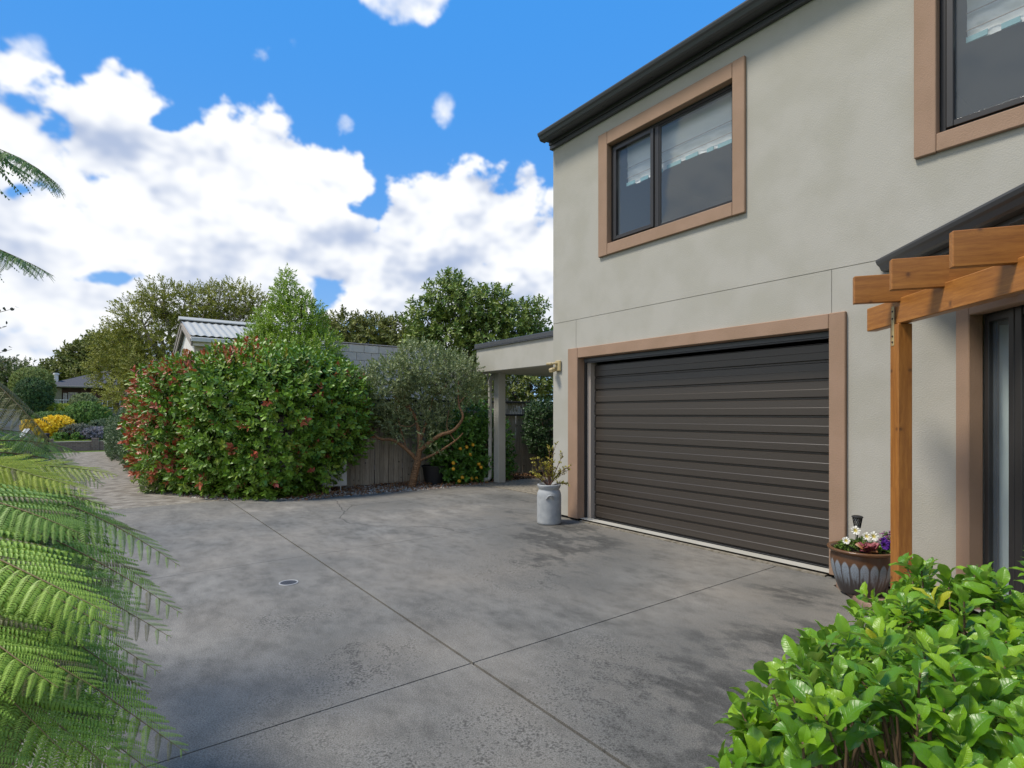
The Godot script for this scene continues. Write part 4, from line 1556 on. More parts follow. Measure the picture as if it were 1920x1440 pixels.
func flower_pot():
	var at = Vector3(4.09, 0.022, 0.29)
	var im = Image.create(768, 128, false, Image.FORMAT_RGB8)
	var f = FastNoiseLite.new()
	f.seed = 9
	f.frequency = 1.0
	f.fractal_octaves = 4
	for y in 128:
		var h = 1.0 - y / 127.0
		for x in 768:
			var u = x / 768.0
			var ph = fposmod(u * 20.0, 1.0) - 0.5
			var arch = 0.74 - 0.55 * ph * ph * 1.2
			var n1 = f.get_noise_2d(u * 60.0, h * 3.0)
			var n2 = f.get_noise_2d(u * 120.0, h * 30.0)
			var c = lin(0.105, 0.052, 0.026)
			var low = lin(0.055, 0.045, 0.042)
			var blue = lin(0.26, 0.31, 0.36)
			c = c.lerp(low, smoothstep(0.70, 0.62, h))
			var k = smoothstep(arch + 0.02, arch - 0.03, h) * smoothstep(0.5, 0.36, absf(ph)) * smoothstep(0.14 + n1 * 0.2, 0.5 + n1 * 0.25, h)
			c = c.lerp(blue, clampf(k * (0.85 + n2 * 0.5), 0, 1))
			im.set_pixel(x, y, c.lerp(Color(c.r * 0.7, c.g * 0.7, c.b * 0.7), clampf(n2 * 0.7, 0, 0.6)))
	var glaze = mat(Color.WHITE, 0.28, 0.5)
	glaze.albedo_texture = ImageTexture.create_from_image(im)
	var p = thing("glazed_pot", "brown and blue glazed pot standing on the patio pavers", "pot", at)
	var mb = MB.new()
	mb.lathe([Vector2(0.150, 0.0), Vector2(0.158, 0.01), Vector2(0.166, 0.03), Vector2(0.19, 0.10), Vector2(0.208, 0.17), Vector2(0.217, 0.23), Vector2(0.218, 0.27), Vector2(0.214, 0.305), Vector2(0.212, 0.32)], 64, Vector3.ZERO, false, 1.0, -1.0)
	var uvs = mb.uv
	for i in uvs.size():
		uvs[i] = Vector2(uvs[i].x, 1.0 - mb.v[i].y / 0.36)
	mb.uv = uvs
	part("body", mb.mesh(glaze), p)
	mb = MB.new()
	mb.lathe([Vector2(0.212, 0.32), Vector2(0.225, 0.325), Vector2(0.240, 0.335), Vector2(0.243, 0.345), Vector2(0.238, 0.354), Vector2(0.222, 0.355), Vector2(0.208, 0.345), Vector2(0.20, 0.31)], 64)
	part("rim", mb.mesh(mat(lin(0.125, 0.062, 0.028), 0.25, 0.5)), p)
	mb = MB.new()
	mb.lathe([Vector2(0.206, 0.325), Vector2(0.1, 0.335), Vector2(0.0, 0.34)], 24)
	part("soil", mb.mesh(M.soil), p)
	var top = at + Vector3.UP * 0.335
	# cushions of small green leaves
	var lm = MB.new()
	for k in 7:
		lm.leaf(Transform3D(grow_basis(Vector3(rng.randf_range(-1, 1), rng.randf_range(0.3, 1), rng.randf_range(-1, 1))), Vector3.ZERO), 0.028, 0.011, 0.2, 0.2, 3)
	var small = lm.mesh(M.dull_leaf, true)
	var cushion = func(node, c, r, h, n, ca, cb):
		var xfs = []
		var cols = []
		for k in n:
			var d = Vector3(rng.randf_range(-1, 1), rng.randf(), rng.randf_range(-1, 1)).normalized()
			var pos = c + Vector3(d.x * r, d.y * h, d.z * r) * sqrt(rng.randf())
			xfs.append(Transform3D(grow_basis((d + Vector3.UP * 0.3).normalized()).scaled(Vector3.ONE * rng.randf_range(0.7, 1.2)), pos))
			cols.append(ca.lerp(cb, rng.randf()))
		scatter("leaves", small, xfs, cols, node)
	# photo axes near the pot: right in the picture and up
	var rt = RIGHT
	var fw = -FWD
	var wp = thing("white_petunia", "white petunias with yellow throats in the glazed pot", "flowers", top)
	cushion.call(wp, rt * -0.13 + Vector3.UP * 0.0, 0.08, 0.07, 60, Color(0.07, 0.14, 0.02), Color(0.16, 0.26, 0.04))
	cushion.call(wp, rt * 0.02 - fw * 0.03, 0.10, 0.10, 70, Color(0.07, 0.14, 0.02), Color(0.16, 0.26, 0.04))
	var wm = petal_disc(0.036, 5, 0.5, Color(0.55, 0.45, 0.06), Color(0.80, 0.80, 0.74))
	mb = MB.new()
	var fl = [[-0.155, 0.09, 0.06, 0.85], [-0.06, 0.165, 0.03, 1.05], [0.01, 0.125, 0.06, 0.95], [0.055, 0.13, 0.08, 1.1]]
	for e in fl:
		var pos = rt * e[0] + Vector3.UP * e[1] + fw * e[2]
		var nrm = (fw * 0.9 + Vector3.UP * 0.45 + rt * e[0]).normalized()
		var x = nrm.cross(Vector3.UP).normalized()
		part("flower", wm, wp, Transform3D(Basis(x, nrm, x.cross(nrm)).scaled_local(Vector3.ONE * e[3]), pos))
		mb.tube([Vector3(pos.x * 0.7, 0, pos.z * 0.7), pos - nrm * 0.02], 0.003, 0.002, 4)
	part("stems", mb.mesh(mat(lin(0.08, 0.14, 0.03), 0.7)), wp)
	var vp = thing("purple_petunia", "deep purple petunias at the edge of the glazed pot", "flowers", top)
	cushion.call(vp, rt * 0.13 + fw * 0.06, 0.09, 0.06, 90, Color(0.08, 0.16, 0.02), Color(0.2, 0.32, 0.05))
	var vm = petal_disc(0.036, 5, 0.5, Color(0.012, 0.002, 0.03), Color(0.10, 0.012, 0.30))
	for e in [[0.095, 0.075, 0.15, 1.1], [0.125, 0.095, 0.10, 0.9], [0.155, 0.065, 0.13, 1.05]]:
		var pos = rt * e[0] + Vector3.UP * e[1] + fw * e[2]
		var nrm = (fw * 0.9 + Vector3.UP * 0.3 + rt * 0.2).normalized()
		var x = nrm.cross(Vector3.UP).normalized()
		part("flower", vm, vp, Transform3D(Basis(x, nrm, x.cross(nrm)).scaled_local(Vector3.ONE * e[3]), pos))
	# ruffled red lettuce
	var lt = thing("red_lettuce", "ruffled dark red lettuce between the petunias", "plant", top + rt * -0.02 + fw * 0.12)
	for k in 16:
		var a = TAU * k / 16.0 + rng.randf() * 0.3
		var tilt = rng.randf_range(0.3, 1.0)
		var rows = []
		var ln = rng.randf_range(0.07, 0.11)
		for i in 6:
			var t = i / 5.0
			var line = PackedVector3Array()
			for j in 13:
				var s = j / 6.0 - 1.0
				line.append(Vector3(s * ln * 0.42 * sin(PI * (0.15 + 0.75 * t)), t * ln, 0.012 * sin(j * 2.3 + k) * t + 0.02 * t * t * -1.0))
			rows.append(line)
		mb = MB.new()
		mb.grid(rows)
		var c = [lin(0.22, 0.04, 0.055), lin(0.32, 0.08, 0.10), lin(0.27, 0.11, 0.04)][k % 3]
		part("leaf", mb.mesh(mat(c, 0.5)), lt, Transform3D(Basis(Vector3.UP, a) * Basis(Vector3.RIGHT, -tilt), Vector3.ZERO))
	var al = thing("alyssum", "wispy pink flowered filler plant against the pergola post", "flowers", top + rt * 0.19 + fw * 0.02)
	mb = MB.new()
	var xfs = []
	var cols = []
	for k in 26:
		var d = Vector3(rng.randf_range(-0.06, 0.05), rng.randf_range(0.06, 0.16), rng.randf_range(-0.05, 0.05))
		mb.tube([Vector3.ZERO, d * 0.5 + Vector3(0.005, 0.01, 0), d], 0.0015, 0.001, 3)
		for q in 5:
			xfs.append(Transform3D(grow_basis(Vector3(rng.randf_range(-1, 1), 1, rng.randf_range(-1, 1))).scaled(Vector3.ONE * 0.5), d * rng.randf_range(0.75, 1.0) + Vector3(rng.randf_range(-0.008, 0.008), 0, rng.randf_range(-0.008, 0.008))))
			cols.append(Color(0.35, 0.09, 0.32) if rng.randf() < 0.6 else Color(0.1, 0.2, 0.04))
	part("stems", mb.mesh(mat(lin(0.08, 0.14, 0.03), 0.7)), al)
	scatter("florets", small, xfs, cols, al)
	# little lantern on a stake
	var sl = thing("solar_lantern", "small black lattice solar lantern staked in the flower pot", "lantern", top + rt * 0.005 - fw * 0.06)
	mb = MB.new()
	mb.tube([Vector3(0, -0.02, 0), Vector3(0, 0.17, 0)], 0.006, 0.006, 8)
	part("stake", mb.mesh(M.rubber), sl)
	mb = MB.new()
	mb.lathe([Vector2(0.0, 0.246), Vector2(0.036, 0.246), Vector2(0.042, 0.25), Vector2(0.042, 0.256), Vector2(0.03, 0.262), Vector2(0.0, 0.263)], 24)
	part("cap", mb.mesh(M.rubber), sl)
	mb = MB.new()
	for k in 14:
		for s in [-1, 1]:
			var path = []
			for i in 6:
				var t = i / 5.0
				var a = TAU * k / 14.0 + s * t * 1.1
				path.append(Vector3(cos(a), 0, sin(a)) * lerpf(0.022, 0.035, t) + Vector3.UP * lerpf(0.165, 0.246, t))
			mb.tube(path, 0.0022, 0.0022, 4)
	part("lattice", mb.mesh(M.rubber), sl)
	mb = MB.new()
	mb.lathe([Vector2(0.0, 0.17), Vector2(0.017, 0.17), Vector2(0.026, 0.244)], 16)
	part("diffuser", mb.mesh(M.pale), sl)


# ------------------------------------------------------------------ small things on the ground
func small_things():
	var d = thing("drain_grate", "round floor drain grate with a pale ring in the driveway", "drain", Vector3(1.035, 0.001, 3.887))
	var mb = MB.new()
	mb.lathe([Vector2(0.078, 0.0), Vector2(0.078, 0.004), Vector2(0.068, 0.004), Vector2(0.068, 0.0)], 40)
	part("ring", mb.mesh(mat(lin(0.36, 0.36, 0.35), 0.5)), d)
	mb = MB.new()
	for k in range(-4, 5):
		var z = k * 0.0145
		var hl = sqrt(maxf(0.0, 0.0675 * 0.0675 - z * z))
		mb.bx(Vector3(-hl, 0.0005, z - 0.004), Vector3(hl, 0.003, z + 0.004), 0.001)
	part("grate", mb.mesh(mat(lin(0.06, 0.065, 0.08), 0.5)), d)
	mb = MB.new()
	mb.lathe([Vector2(0.0, 0.0004), Vector2(0.068, 0.0004)], 32)
	part("sump", mb.mesh(M.rubber), d)
	# white box on a stake by the fence
	var c = px(627, 884, -4.3)
	var b = thing("utility_box", "white box on a stake against the fence beside the photinia", "box", Vector3(c.x, 0, c.z))
	mb = MB.new()
	mb.bx(Vector3(-0.06, 0.09, -0.22), Vector3(0.06, 0.56, 0.22), 0.012)
	part("case", mb.mesh(M.pale), b)
	mb = MB.new()
	mb.bx(Vector3(0.061, 0.12, -0.19), Vector3(0.066, 0.53, 0.19), 0.003)
	part("front_cover", mb.mesh(M.pale), b)
	mb = MB.new()
	mb.tube([Vector3(0.05, -0.05, 0.1), Vector3(0.05, 0.1, 0.1)], 0.01, 0.01, 8)
	mb.tube([Vector3(0.05, -0.05, -0.1), Vector3(0.05, 0.1, -0.1)], 0.01, 0.01, 8)
	part("stake", mb.mesh(M.pale), b)
	# round garden light under the photinia
	c = py(331, 915, 0.0)
	var g = thing("garden_light", "round frosted garden light half hidden under the photinia", "light", Vector3(c.x, 0, c.z))
	mb = MB.new()
	mb.lathe([Vector2(0.05, -0.02), Vector2(0.06, 0.0), Vector2(0.06, 0.05), Vector2(0.05, 0.06)], 20)
	part("base", mb.mesh(M.rubber), g)
	mb = MB.new()
	mb.lathe([Vector2(0.05, 0.055), Vector2(0.095, 0.09), Vector2(0.12, 0.15), Vector2(0.11, 0.21), Vector2(0.07, 0.25), Vector2(0.0, 0.265)], 24)
	part("globe", mb.mesh(mat(lin(0.45, 0.40, 0.30), 0.4)), g)
	# black pot in the shade by the citrus
	c = px(813, 895, -4.15)
	var k = thing("black_pot", "black plastic planter pot in shade beside the fence", "pot", Vector3(c.x, -0.02, c.z))
	mb = MB.new()
	mb.lathe([Vector2(0.17, 0.0), Vector2(0.23, 0.36), Vector2(0.25, 0.37), Vector2(0.25, 0.40), Vector2(0.235, 0.40), Vector2(0.22, 0.34), Vector2(0.0, 0.33)], 28)
	part("body", mb.mesh(M.rubber), k)
	# gravel mulch and fallen leaves between driveway and fence
	var gm = []
	for q in 3:
		mb = MB.new()
		var s = SphereMesh.new()
		s.radius = 0.5
		s.height = 1.0
		s.radial_segments = 7
		s.rings = 4
		var arr = s.get_mesh_arrays()
		var f = FastNoiseLite.new()
		f.seed = q
		f.frequency = 0.9
		var vs = arr[Mesh.ARRAY_VERTEX]
		for i in vs.size():
			vs[i] = vs[i] * (1.0 + 0.5 * f.get_noise_3dv(vs[i] * 2.0)) * Vector3(1, 0.55, 0.8)
		arr[Mesh.ARRAY_VERTEX] = vs
		arr[Mesh.ARRAY_TANGENT] = null
		var am = ArrayMesh.new()
		am.add_surface_from_arrays(Mesh.PRIMITIVE_TRIANGLES, arr)
		var st = SurfaceTool.new()
		st.create_from(am, 0)
		st.generate_normals()
		var sm = mat(Color.WHITE, 0.85)
		sm.vertex_color_use_as_albedo = true
		st.set_material(sm)
		gm.append(st.commit())
	var edge = [[-1.05, -3.38], [-0.05, -3.45], [1.0, -3.52], [1.8, -3.58], [2.45, -3.64], [2.85, -3.83], [3.15, -4.10], [3.5, -4.4], [4.0, -5.2], [4.2, -6.6]]
	var gr = Node3D.new()
	gr.name = "gravel_mulch"
	add_child(gr)
	gr.set_meta("label", "brown and grey gravel mulch along the fence foot")
	gr.set_meta("category", "gravel")
	gr.set_meta("kind", "stuff")
	for q in 3:
		var xfs = []
		var cols = []
		for i in 1900:
			var z = rng.randf_range(-1.2, 4.1)
			var lim = -3.4
			for e in edge.size() - 1:
				if z >= edge[e][0] and z <= edge[e + 1][0]:
					lim = lerpf(edge[e][1], edge[e + 1][1], (z - edge[e][0]) / (edge[e + 1][0] - edge[e][0]))
			var x = lim - pow(rng.randf(), 1.3) * 1.25 + 0.02
			if x < -7.5:
				continue
			var sc = rng.randf_range(0.018, 0.05)
			xfs.append(Transform3D(Basis.from_euler(Vector3(rng.randf() * 0.6, rng.randf() * TAU, rng.randf() * 0.6)).scaled(Vector3.ONE * sc), Vector3(x, -0.018 + sc * 0.2, z)))
			var w = rng.randf()
			cols.append(Color(0.46, 0.43, 0.37) * rng.randf_range(0.5, 1.3) if w < 0.55 else Color(0.24, 0.135, 0.08) * rng.randf_range(0.5, 1.4))
		scatter("stones", gm[q], xfs, cols, gr)
	var ll = MB.new()
	ll.leaf(Transform3D(), 0.07, 0.032, 0.4, 0.35, 3)
	var xf2 = []
	var c2 = []
	for i in 2300:
		var z = rng.randf_range(-3.0, 4.3)
		var x = rng.randf_range(-4.7, -3.45) if z < 2.6 else rng.randf_range(-7.6, -4.35)
		if z > 2.6 and z > 3.35 + (-4.3 - x) * 0.34:
			continue
		if rng.randf() < 0.25:
			x = rng.randf_range(-18.0, -8.5)
			z = 4.40 + rng.randf_range(-0.05, 0.22)
		var dir = Vector3(rng.randf_range(-1, 1), rng.randf_range(-0.1, 0.25), rng.randf_range(-1, 1)).normalized()
		var side = Vector3.UP.cross(dir).normalized()
		xf2.append(Transform3D(Basis(side, dir, side.cross(dir)).scaled(Vector3.ONE * rng.randf_range(0.6, 1.1)), Vector3(x, 0.01, z)))
		c2.append(Color(0.20, 0.09, 0.04).lerp(Color(0.32, 0.17, 0.07), rng.randf()))
	var lf = scatter("leaf_litter", ll.mesh(M.dull_leaf, true), xf2, c2, self)
	lf.set_meta("label", "brown fallen leaves scattered along hedge and fence foot")
	lf.set_meta("category", "leaves")


# ------------------------------------------------------------------ foliage helpers
func sprig(m: Material, n: int, ln: float, wd: float, stem: float, spread: float, seg: int, sd: int, fold := 0.3, curl := 0.25, tint := Color.WHITE) -> ArrayMesh:
	var r = RandomNumberGenerator.new()
	r.seed = sd
	var mb = MB.new()
	for k in n:
		var t = float(k) / maxf(1, n - 1)
		var a = k * 2.4 + r.randf_range(-0.3, 0.3)
		var tilt = spread * lerpf(1.15, 0.45, t) + r.randf_range(-0.2, 0.2)
		var b = Basis(Vector3.UP, a) * Basis(Vector3.RIGHT, -tilt) * Basis(Vector3.UP, r.randf_range(-0.4, 0.4))
		var g = r.randf_range(0.78, 1.22)
		mb.col = Color(tint.r * g, tint.g * g, tint.b * g)
		mb.leaf(Transform3D(b, Vector3.UP * stem * t), ln * r.randf_range(0.75, 1.15), wd * r.randf_range(0.85, 1.1), fold, curl, seg)
	return mb.mesh(m, true)

# a point on the skin of one of the lobes [centre, radii, power], with its outward direction
func on_lobes(lobes: Array, deep: float, area: Array) -> Array:
	for tries in 12:
		var pick = rng.randf() * area[-1]
		var i = 0
		while area[i] < pick:
			i += 1
		var l = lobes[i]
		var d = Vector3(rng.randfn(), rng.randfn(), rng.randfn()).normalized()
		var p: float = l[2]
		var s = pow(pow(absf(d.x), p) + pow(absf(d.y), p) + pow(absf(d.z), p), -1.0 / p)
		var r = 1.0 - deep * pow(rng.randf(), 1.6) + rng.randf() * 0.05
		var pos = l[0] + d * s * r * l[1]
		var q = d * s
		var nrm = Vector3(signf(q.x) * pow(absf(q.x), p - 1.0) / l[1].x, signf(q.y) * pow(absf(q.y), p - 1.0) / l[1].y, signf(q.z) * pow(absf(q.z), p - 1.0) / l[1].z).normalized()
		var inside = false
		for j in lobes.size():
			if j == i:
				continue
			var e = (pos - lobes[j][0]) / lobes[j][1]
			var pj: float = lobes[j][2]
			if pow(absf(e.x), pj) + pow(absf(e.y), pj) + pow(absf(e.z), pj) < pow(0.72, pj):
				inside = true
				break
		if not inside:
			return [pos, nrm]
	return []

func areas(lobes: Array) -> Array:
	var out = []
	var s = 0.0
	for l in lobes:
		var r = l[1]
		s += r.x * r.y + r.y * r.z + r.x * r.z
		out.append(s)
	return out

# where leaf sprigs sit and which way they point; set before each plant is grown: inset (depth of the leafy layer as a share of the lobe),
# lean (towards upright growth), jit (scatter of direction), size, above (no leaves under this height), stems
var habit := {}

# leaf sprigs spread through the lobes; each draws its colour at random between the two leaf tones of the plant, wherever it sits; young(pos, normal) gives red or lime young growth
func foliate(node: Node3D, called: String, meshes: Array, lobes: Array, count: int, ca: Color, cb: Color, young = null):
	var ar = areas(lobes)
	var xfs = []
	var cols = []
	for m in meshes:
		xfs.append([])
		cols.append([])
	var up = habit.get("lean", 0.35)
	var sz = habit.get("size", [0.8, 1.2])
	var low = habit.get("above", -9.0)
	var patch = young
	for i in count:
		var e = on_lobes(lobes, habit.get("inset", 0.35), ar)
		if e.is_empty() or e[0].y + node.position.y < low:
			continue
		var dir = (e[1] + Vector3.UP * up + Vector3(rng.randfn(), rng.randfn(), rng.randfn()) * habit.get("jit", 0.35)).normalized()
		var xf = Transform3D(grow_basis(dir).scaled(Vector3.ONE * rng.randf_range(sz[0], sz[1])), e[0])
		var c = ca.lerp(cb, rng.randf())
		var k = i % meshes.size()
		if patch != null:
			var q = patch.call(e[0], e[1])
			if q != null:
				c = q
		xfs[k].append(xf)
		cols[k].append(c)
	for k in meshes.size():
		scatter(called, meshes[k], xfs[k], cols[k], node)

func lobe_px(list: Array, origin: Vector3, power := 2.2) -> Array:
	# [u, v, depth, rx, ry, rz, power]
	var out = []
	for e in list:
		out.append([pz(e[0], e[1], e[2]) - origin, Vector3(e[3], e[4], e[5]), e[6] if e.size() > 6 else power])
	return out

func limbs(node: Node3D, called: String, m: Material, start: Vector3, lobes: Array, r0: float, rise: float, every := 1, twigs := 4):
	var mb = MB.new()
	for i in lobes.size():
		if i % every:
			continue
		var c = lobes[i][0]
		var mid = start.lerp(c, 0.45) + Vector3.UP * rise * 0.3 + Vector3(rng.randf_range(-0.15, 0.15), 0, rng.randf_range(-0.15, 0.15))
		mb.tube([start, start.lerp(mid, 0.5) + Vector3(rng.randf_range(-0.06, 0.06), 0.05, 0), mid, mid.lerp(c, 0.6), c], r0, r0 * 0.25, 6)
		for t in twigs:
			var d = Vector3(rng.randfn(), absf(rng.randfn()) * 0.8, rng.randfn()).normalized()
			var e = c + d * lobes[i][1] * 0.92
			var b = mid.lerp(c, rng.randf_range(0.4, 1.0))
			mb.tube([b, b.lerp(e, 0.5) + Vector3(rng.randf_range(-0.08, 0.08), 0.05, rng.randf_range(-0.08, 0.08)), e], r0 * 0.3, r0 * 0.06, 5)
	part(called, mb.mesh(m), node)


# ------------------------------------------------------------------ hedges and shrubs
func hedges():
	var O = Vector3(-5.2, 0, 2.7)
	var h = thing("photinia_hedge", "large rounded photinia hedge with red young leaves at the drive corner", "hedge", O)
	var L = lobe_px([[598, 782, 10.5, 0.80, 0.92, 0.80], [540, 800, 10.1, 0.85, 1.25, 0.85], [455, 800, 10.2, 0.85, 1.25, 0.85], [372, 800, 10.8, 0.85, 1.25, 0.85], [330, 800, 11.6, 0.70, 1.25, 0.75], [405, 752, 11.0, 0.85, 0.78, 0.85], [480, 725, 10.9, 0.85, 0.76, 0.85], [570, 742, 10.9, 0.80, 0.72, 0.85], [632, 765, 10.9, 0.52, 0.66, 0.62], [338, 778, 11.7, 0.68, 0.75, 0.7], [500, 870, 9.95, 0.75, 0.60, 0.6], [400, 860, 10.6, 0.85, 0.65, 0.7]], O, 2.9)
	var nz = FastNoiseLite.new()
	nz.seed = 3
	nz.frequency = 1.7
	nz.fractal_octaves = 2
	var red = func(p, n):
		var g = p + O
		var s = (g - EYE).dot(RIGHT) / (g - EYE).dot(FWD)
		var left = smoothstep(-0.56, -0.66, s)
		var high = smoothstep(2.0, 2.6, g.y) * smoothstep(-0.42, -0.54, s)
		var pr = 0.006 + 0.50 * left * (0.6 + 0.6 * nz.get_noise_3dv(g)) + 0.35 * high + maxf(0.0, nz.get_noise_3dv(g * 1.6) - 0.33) * 1.3
		if rng.randf() < pr:
			return Color(0.42, 0.085, 0.045).lerp(Color(0.50, 0.17, 0.075), rng.randf())
		if rng.randf() < 0.24:
			return Color(0.19, 0.33, 0.035).lerp(Color(0.32, 0.37, 0.05), rng.randf() * rng.randf())
		return null
	var ms = [sprig(M.gloss_leaf, 9, 0.085, 0.046, 0.15, 1.15, 4, 1, 0.12, 0.1), sprig(M.gloss_leaf, 8, 0.092, 0.048, 0.17, 1.05, 4, 2, 0.12, 0.1), sprig(M.gloss_leaf, 9, 0.078, 0.042, 0.13, 1.3, 4, 3, 0.12, 0.15)]
	habit = {"inset": 0.5, "above": 0.0, "jit": 0.4, "lean": 0.25}
	foliate(h, "foliage", ms, L, 10500, Color(0.085, 0.18, 0.016), Color(0.20, 0.36, 0.034), red)
	limbs(h, "stems", M.twig, Vector3(0, 0, 0), L, 0.05, 0.4)
	# the sprigs that stand out along the top and the left edge, one by one
	var tints = [Color(0.44, 0.095, 0.05), Color(0.46, 0.19, 0.06), Color(0.13, 0.24, 0.03), Color(0.05, 0.13, 0.02), Color(0.28, 0.28, 0.04)]
	var tm = []
	for k in 5:
		tm.append(sprig(M.gloss_leaf, 7, 0.10, 0.040, 0.16, 0.55, 4, 30 + k, 0.3, 0.15, tints[k]))
	var ar = areas(L)
	var n = 0
	while n < 300:
		var e = on_lobes(L, 0.02, ar)
		if e.is_empty():
			continue
		var g = e[0] + O
		var toward = e[1].dot((EYE - g).normalized())
		if g.y < 0.15 or (toward < 0.1 and e[1].y < 0.45):
			continue
		var s = (g - EYE).dot(RIGHT) / (g - EYE).dot(FWD)
		var k = 3 if rng.randf() < 0.6 else 2
		if e[1].y > 0.5 and rng.randf() < 0.75:
			k = [0, 1, 4][rng.randi() % 3] if s < -0.45 else [4, 2, 2][rng.randi() % 3]
		elif s < -0.57 and rng.randf() < 0.65:
			k = 0
		part("leaf_sprig", tm[k], h, Transform3D(grow_basis((e[1] + Vector3.UP * 0.5).normalized()).scaled(Vector3.ONE * rng.randf_range(0.7, 1.15)), e[0]))
		n += 1
	# pale green small tree rising behind the photinia
	O = pz(545, 880, 12.0)
	O.y = 0
	var t = thing("pale_green_tree", "bright light green feathery young tree rising behind the photinia", "tree", O)
	L = lobe_px([[545, 690, 11.8, 0.95, 0.65, 0.8], [500, 655, 12.0, 0.55, 0.5, 0.5], [595, 665, 12.0, 0.55, 0.55, 0.5], [545, 625, 12.0, 0.55, 0.6, 0.55], [572, 600, 12.0, 0.34, 0.4, 0.4], [515, 610, 12.0, 0.34, 0.38, 0.4], [538, 565, 12.0, 0.27, 0.42, 0.3], [565, 575, 12.0, 0.2, 0.3, 0.2], [535, 530, 12.0, 0.13, 0.25, 0.13]], O)
	ms = [sprig(M.leaf, 12, 0.050, 0.020, 0.12, 0.95, 3, 5), sprig(M.leaf, 11, 0.055, 0.022, 0.14, 0.8, 3, 6)]
	habit = {"inset": 0.6, "lean": 0.5, "jit": 0.5}
	foliate(t, "crown", ms, L, 3600, Color(0.19, 0.32, 0.028), Color(0.36, 0.50, 0.055))
	var mb = MB.new()
	mb.tube([Vector3(0, -0.1, 0), Vector3(0.03, 1.0, 0.02), Vector3(0, 2.0, 0), L[7][0]], 0.06, 0.012, 7)
	part("trunk", mb.mesh(M.grey_bark), t)
	limbs(t, "limbs", M.grey_bark, Vector3(0, 1.6, 0), L, 0.03, 0.3)
	# clipped dark hedge along the shared drive, in two heights
	var small = [sprig(M.gloss_leaf, 9, 0.042, 0.022, 0.05, 1.0, 3, 8), sprig(M.gloss_leaf, 8, 0.045, 0.024, 0.06, 0.9, 3, 9)]
	for q in [["tall clipped dark green hedge between photinia and shared drive", Vector3(-12.0, 0, 3.93), [[Vector3(0, 0.82, 0), Vector3(3.1, 0.86, 0.72), 5.0]], 7500], ["lower clipped dark green hedge at the street end of the drive", Vector3(-17.6, 0, 4.18), [[Vector3(0, 0.62, 0), Vector3(3.2, 0.68, 0.74), 5.0]], 5500]]:
		var c = thing("clipped_hedge", q[0], "hedge", q[1], 0.0, "clipped hedges along the shared drive")
		habit = {"inset": 0.3, "above": 0.0, "jit": 0.3, "lean": 0.2, "size": [0.9, 1.5]}
		foliate(c, "foliage", small, q[2], q[3], Color(0.05, 0.10, 0.03), Color(0.12, 0.19, 0.075))
		mb = MB.new()
		for k in 9:
			var x = lerpf(-0.9, 0.9, k / 8.0) * q[2][0][1].x
			mb.tube([Vector3(x, -0.05, 0.0), Vector3(x + 0.05, 0.5, 0.1), Vector3(x, 1.0, 0.0)], 0.03, 0.01, 5)
		part("stems", mb.mesh(M.twig), c)
	# low bush by the garden light
	O = py(297, 922, 0.0)
	var lb = thing("low_bush", "small yellow green bush at the foot of the photinia", "bush", O)
	habit = {"inset": 0.6, "above": 0.0}
	foliate(lb, "foliage", small, [[Vector3(0, 0.12, 0), Vector3(0.26, 0.17, 0.26), 2.0]], 260, Color(0.10, 0.17, 0.03), Color(0.2, 0.26, 0.05))
	# dark shrub in the porch corner
	O = Vector3(-4.25, 0, -3.75)
	var ds = thing("dark_shrub", "dark small leaved shrub against the fence under the porch", "shrub", O)
	L = [[Vector3(0, 1.05, 0.1), Vector3(0.42, 0.65, 0.75), 2.4], [Vector3(0.05, 0.65, -0.5), Vector3(0.42, 0.6, 0.7), 2.4], [Vector3(0.1, 1.45, -0.75), Vector3(0.4, 0.55, 0.6), 2.2], [Vector3(0, 1.35, 0.45), Vector3(0.32, 0.42, 0.4), 2.2]]
	habit = {"inset": 0.5, "above": 0.15, "size": [0.9, 1.5]}
	foliate(ds, "foliage", small, L, 2600, Color(0.03, 0.075, 0.02), Color(0.075, 0.145, 0.045))
	limbs(ds, "stems", M.twig, Vector3.ZERO, L, 0.03, 0.2)
	# shrubs of the garden across the street: [u, v, depth plane x, rx, ry, dark, light, label, leaf kind]
	var tiny = [sprig(M.dull_leaf, 8, 0.10, 0.055, 0.10, 1.0, 3, 14)]
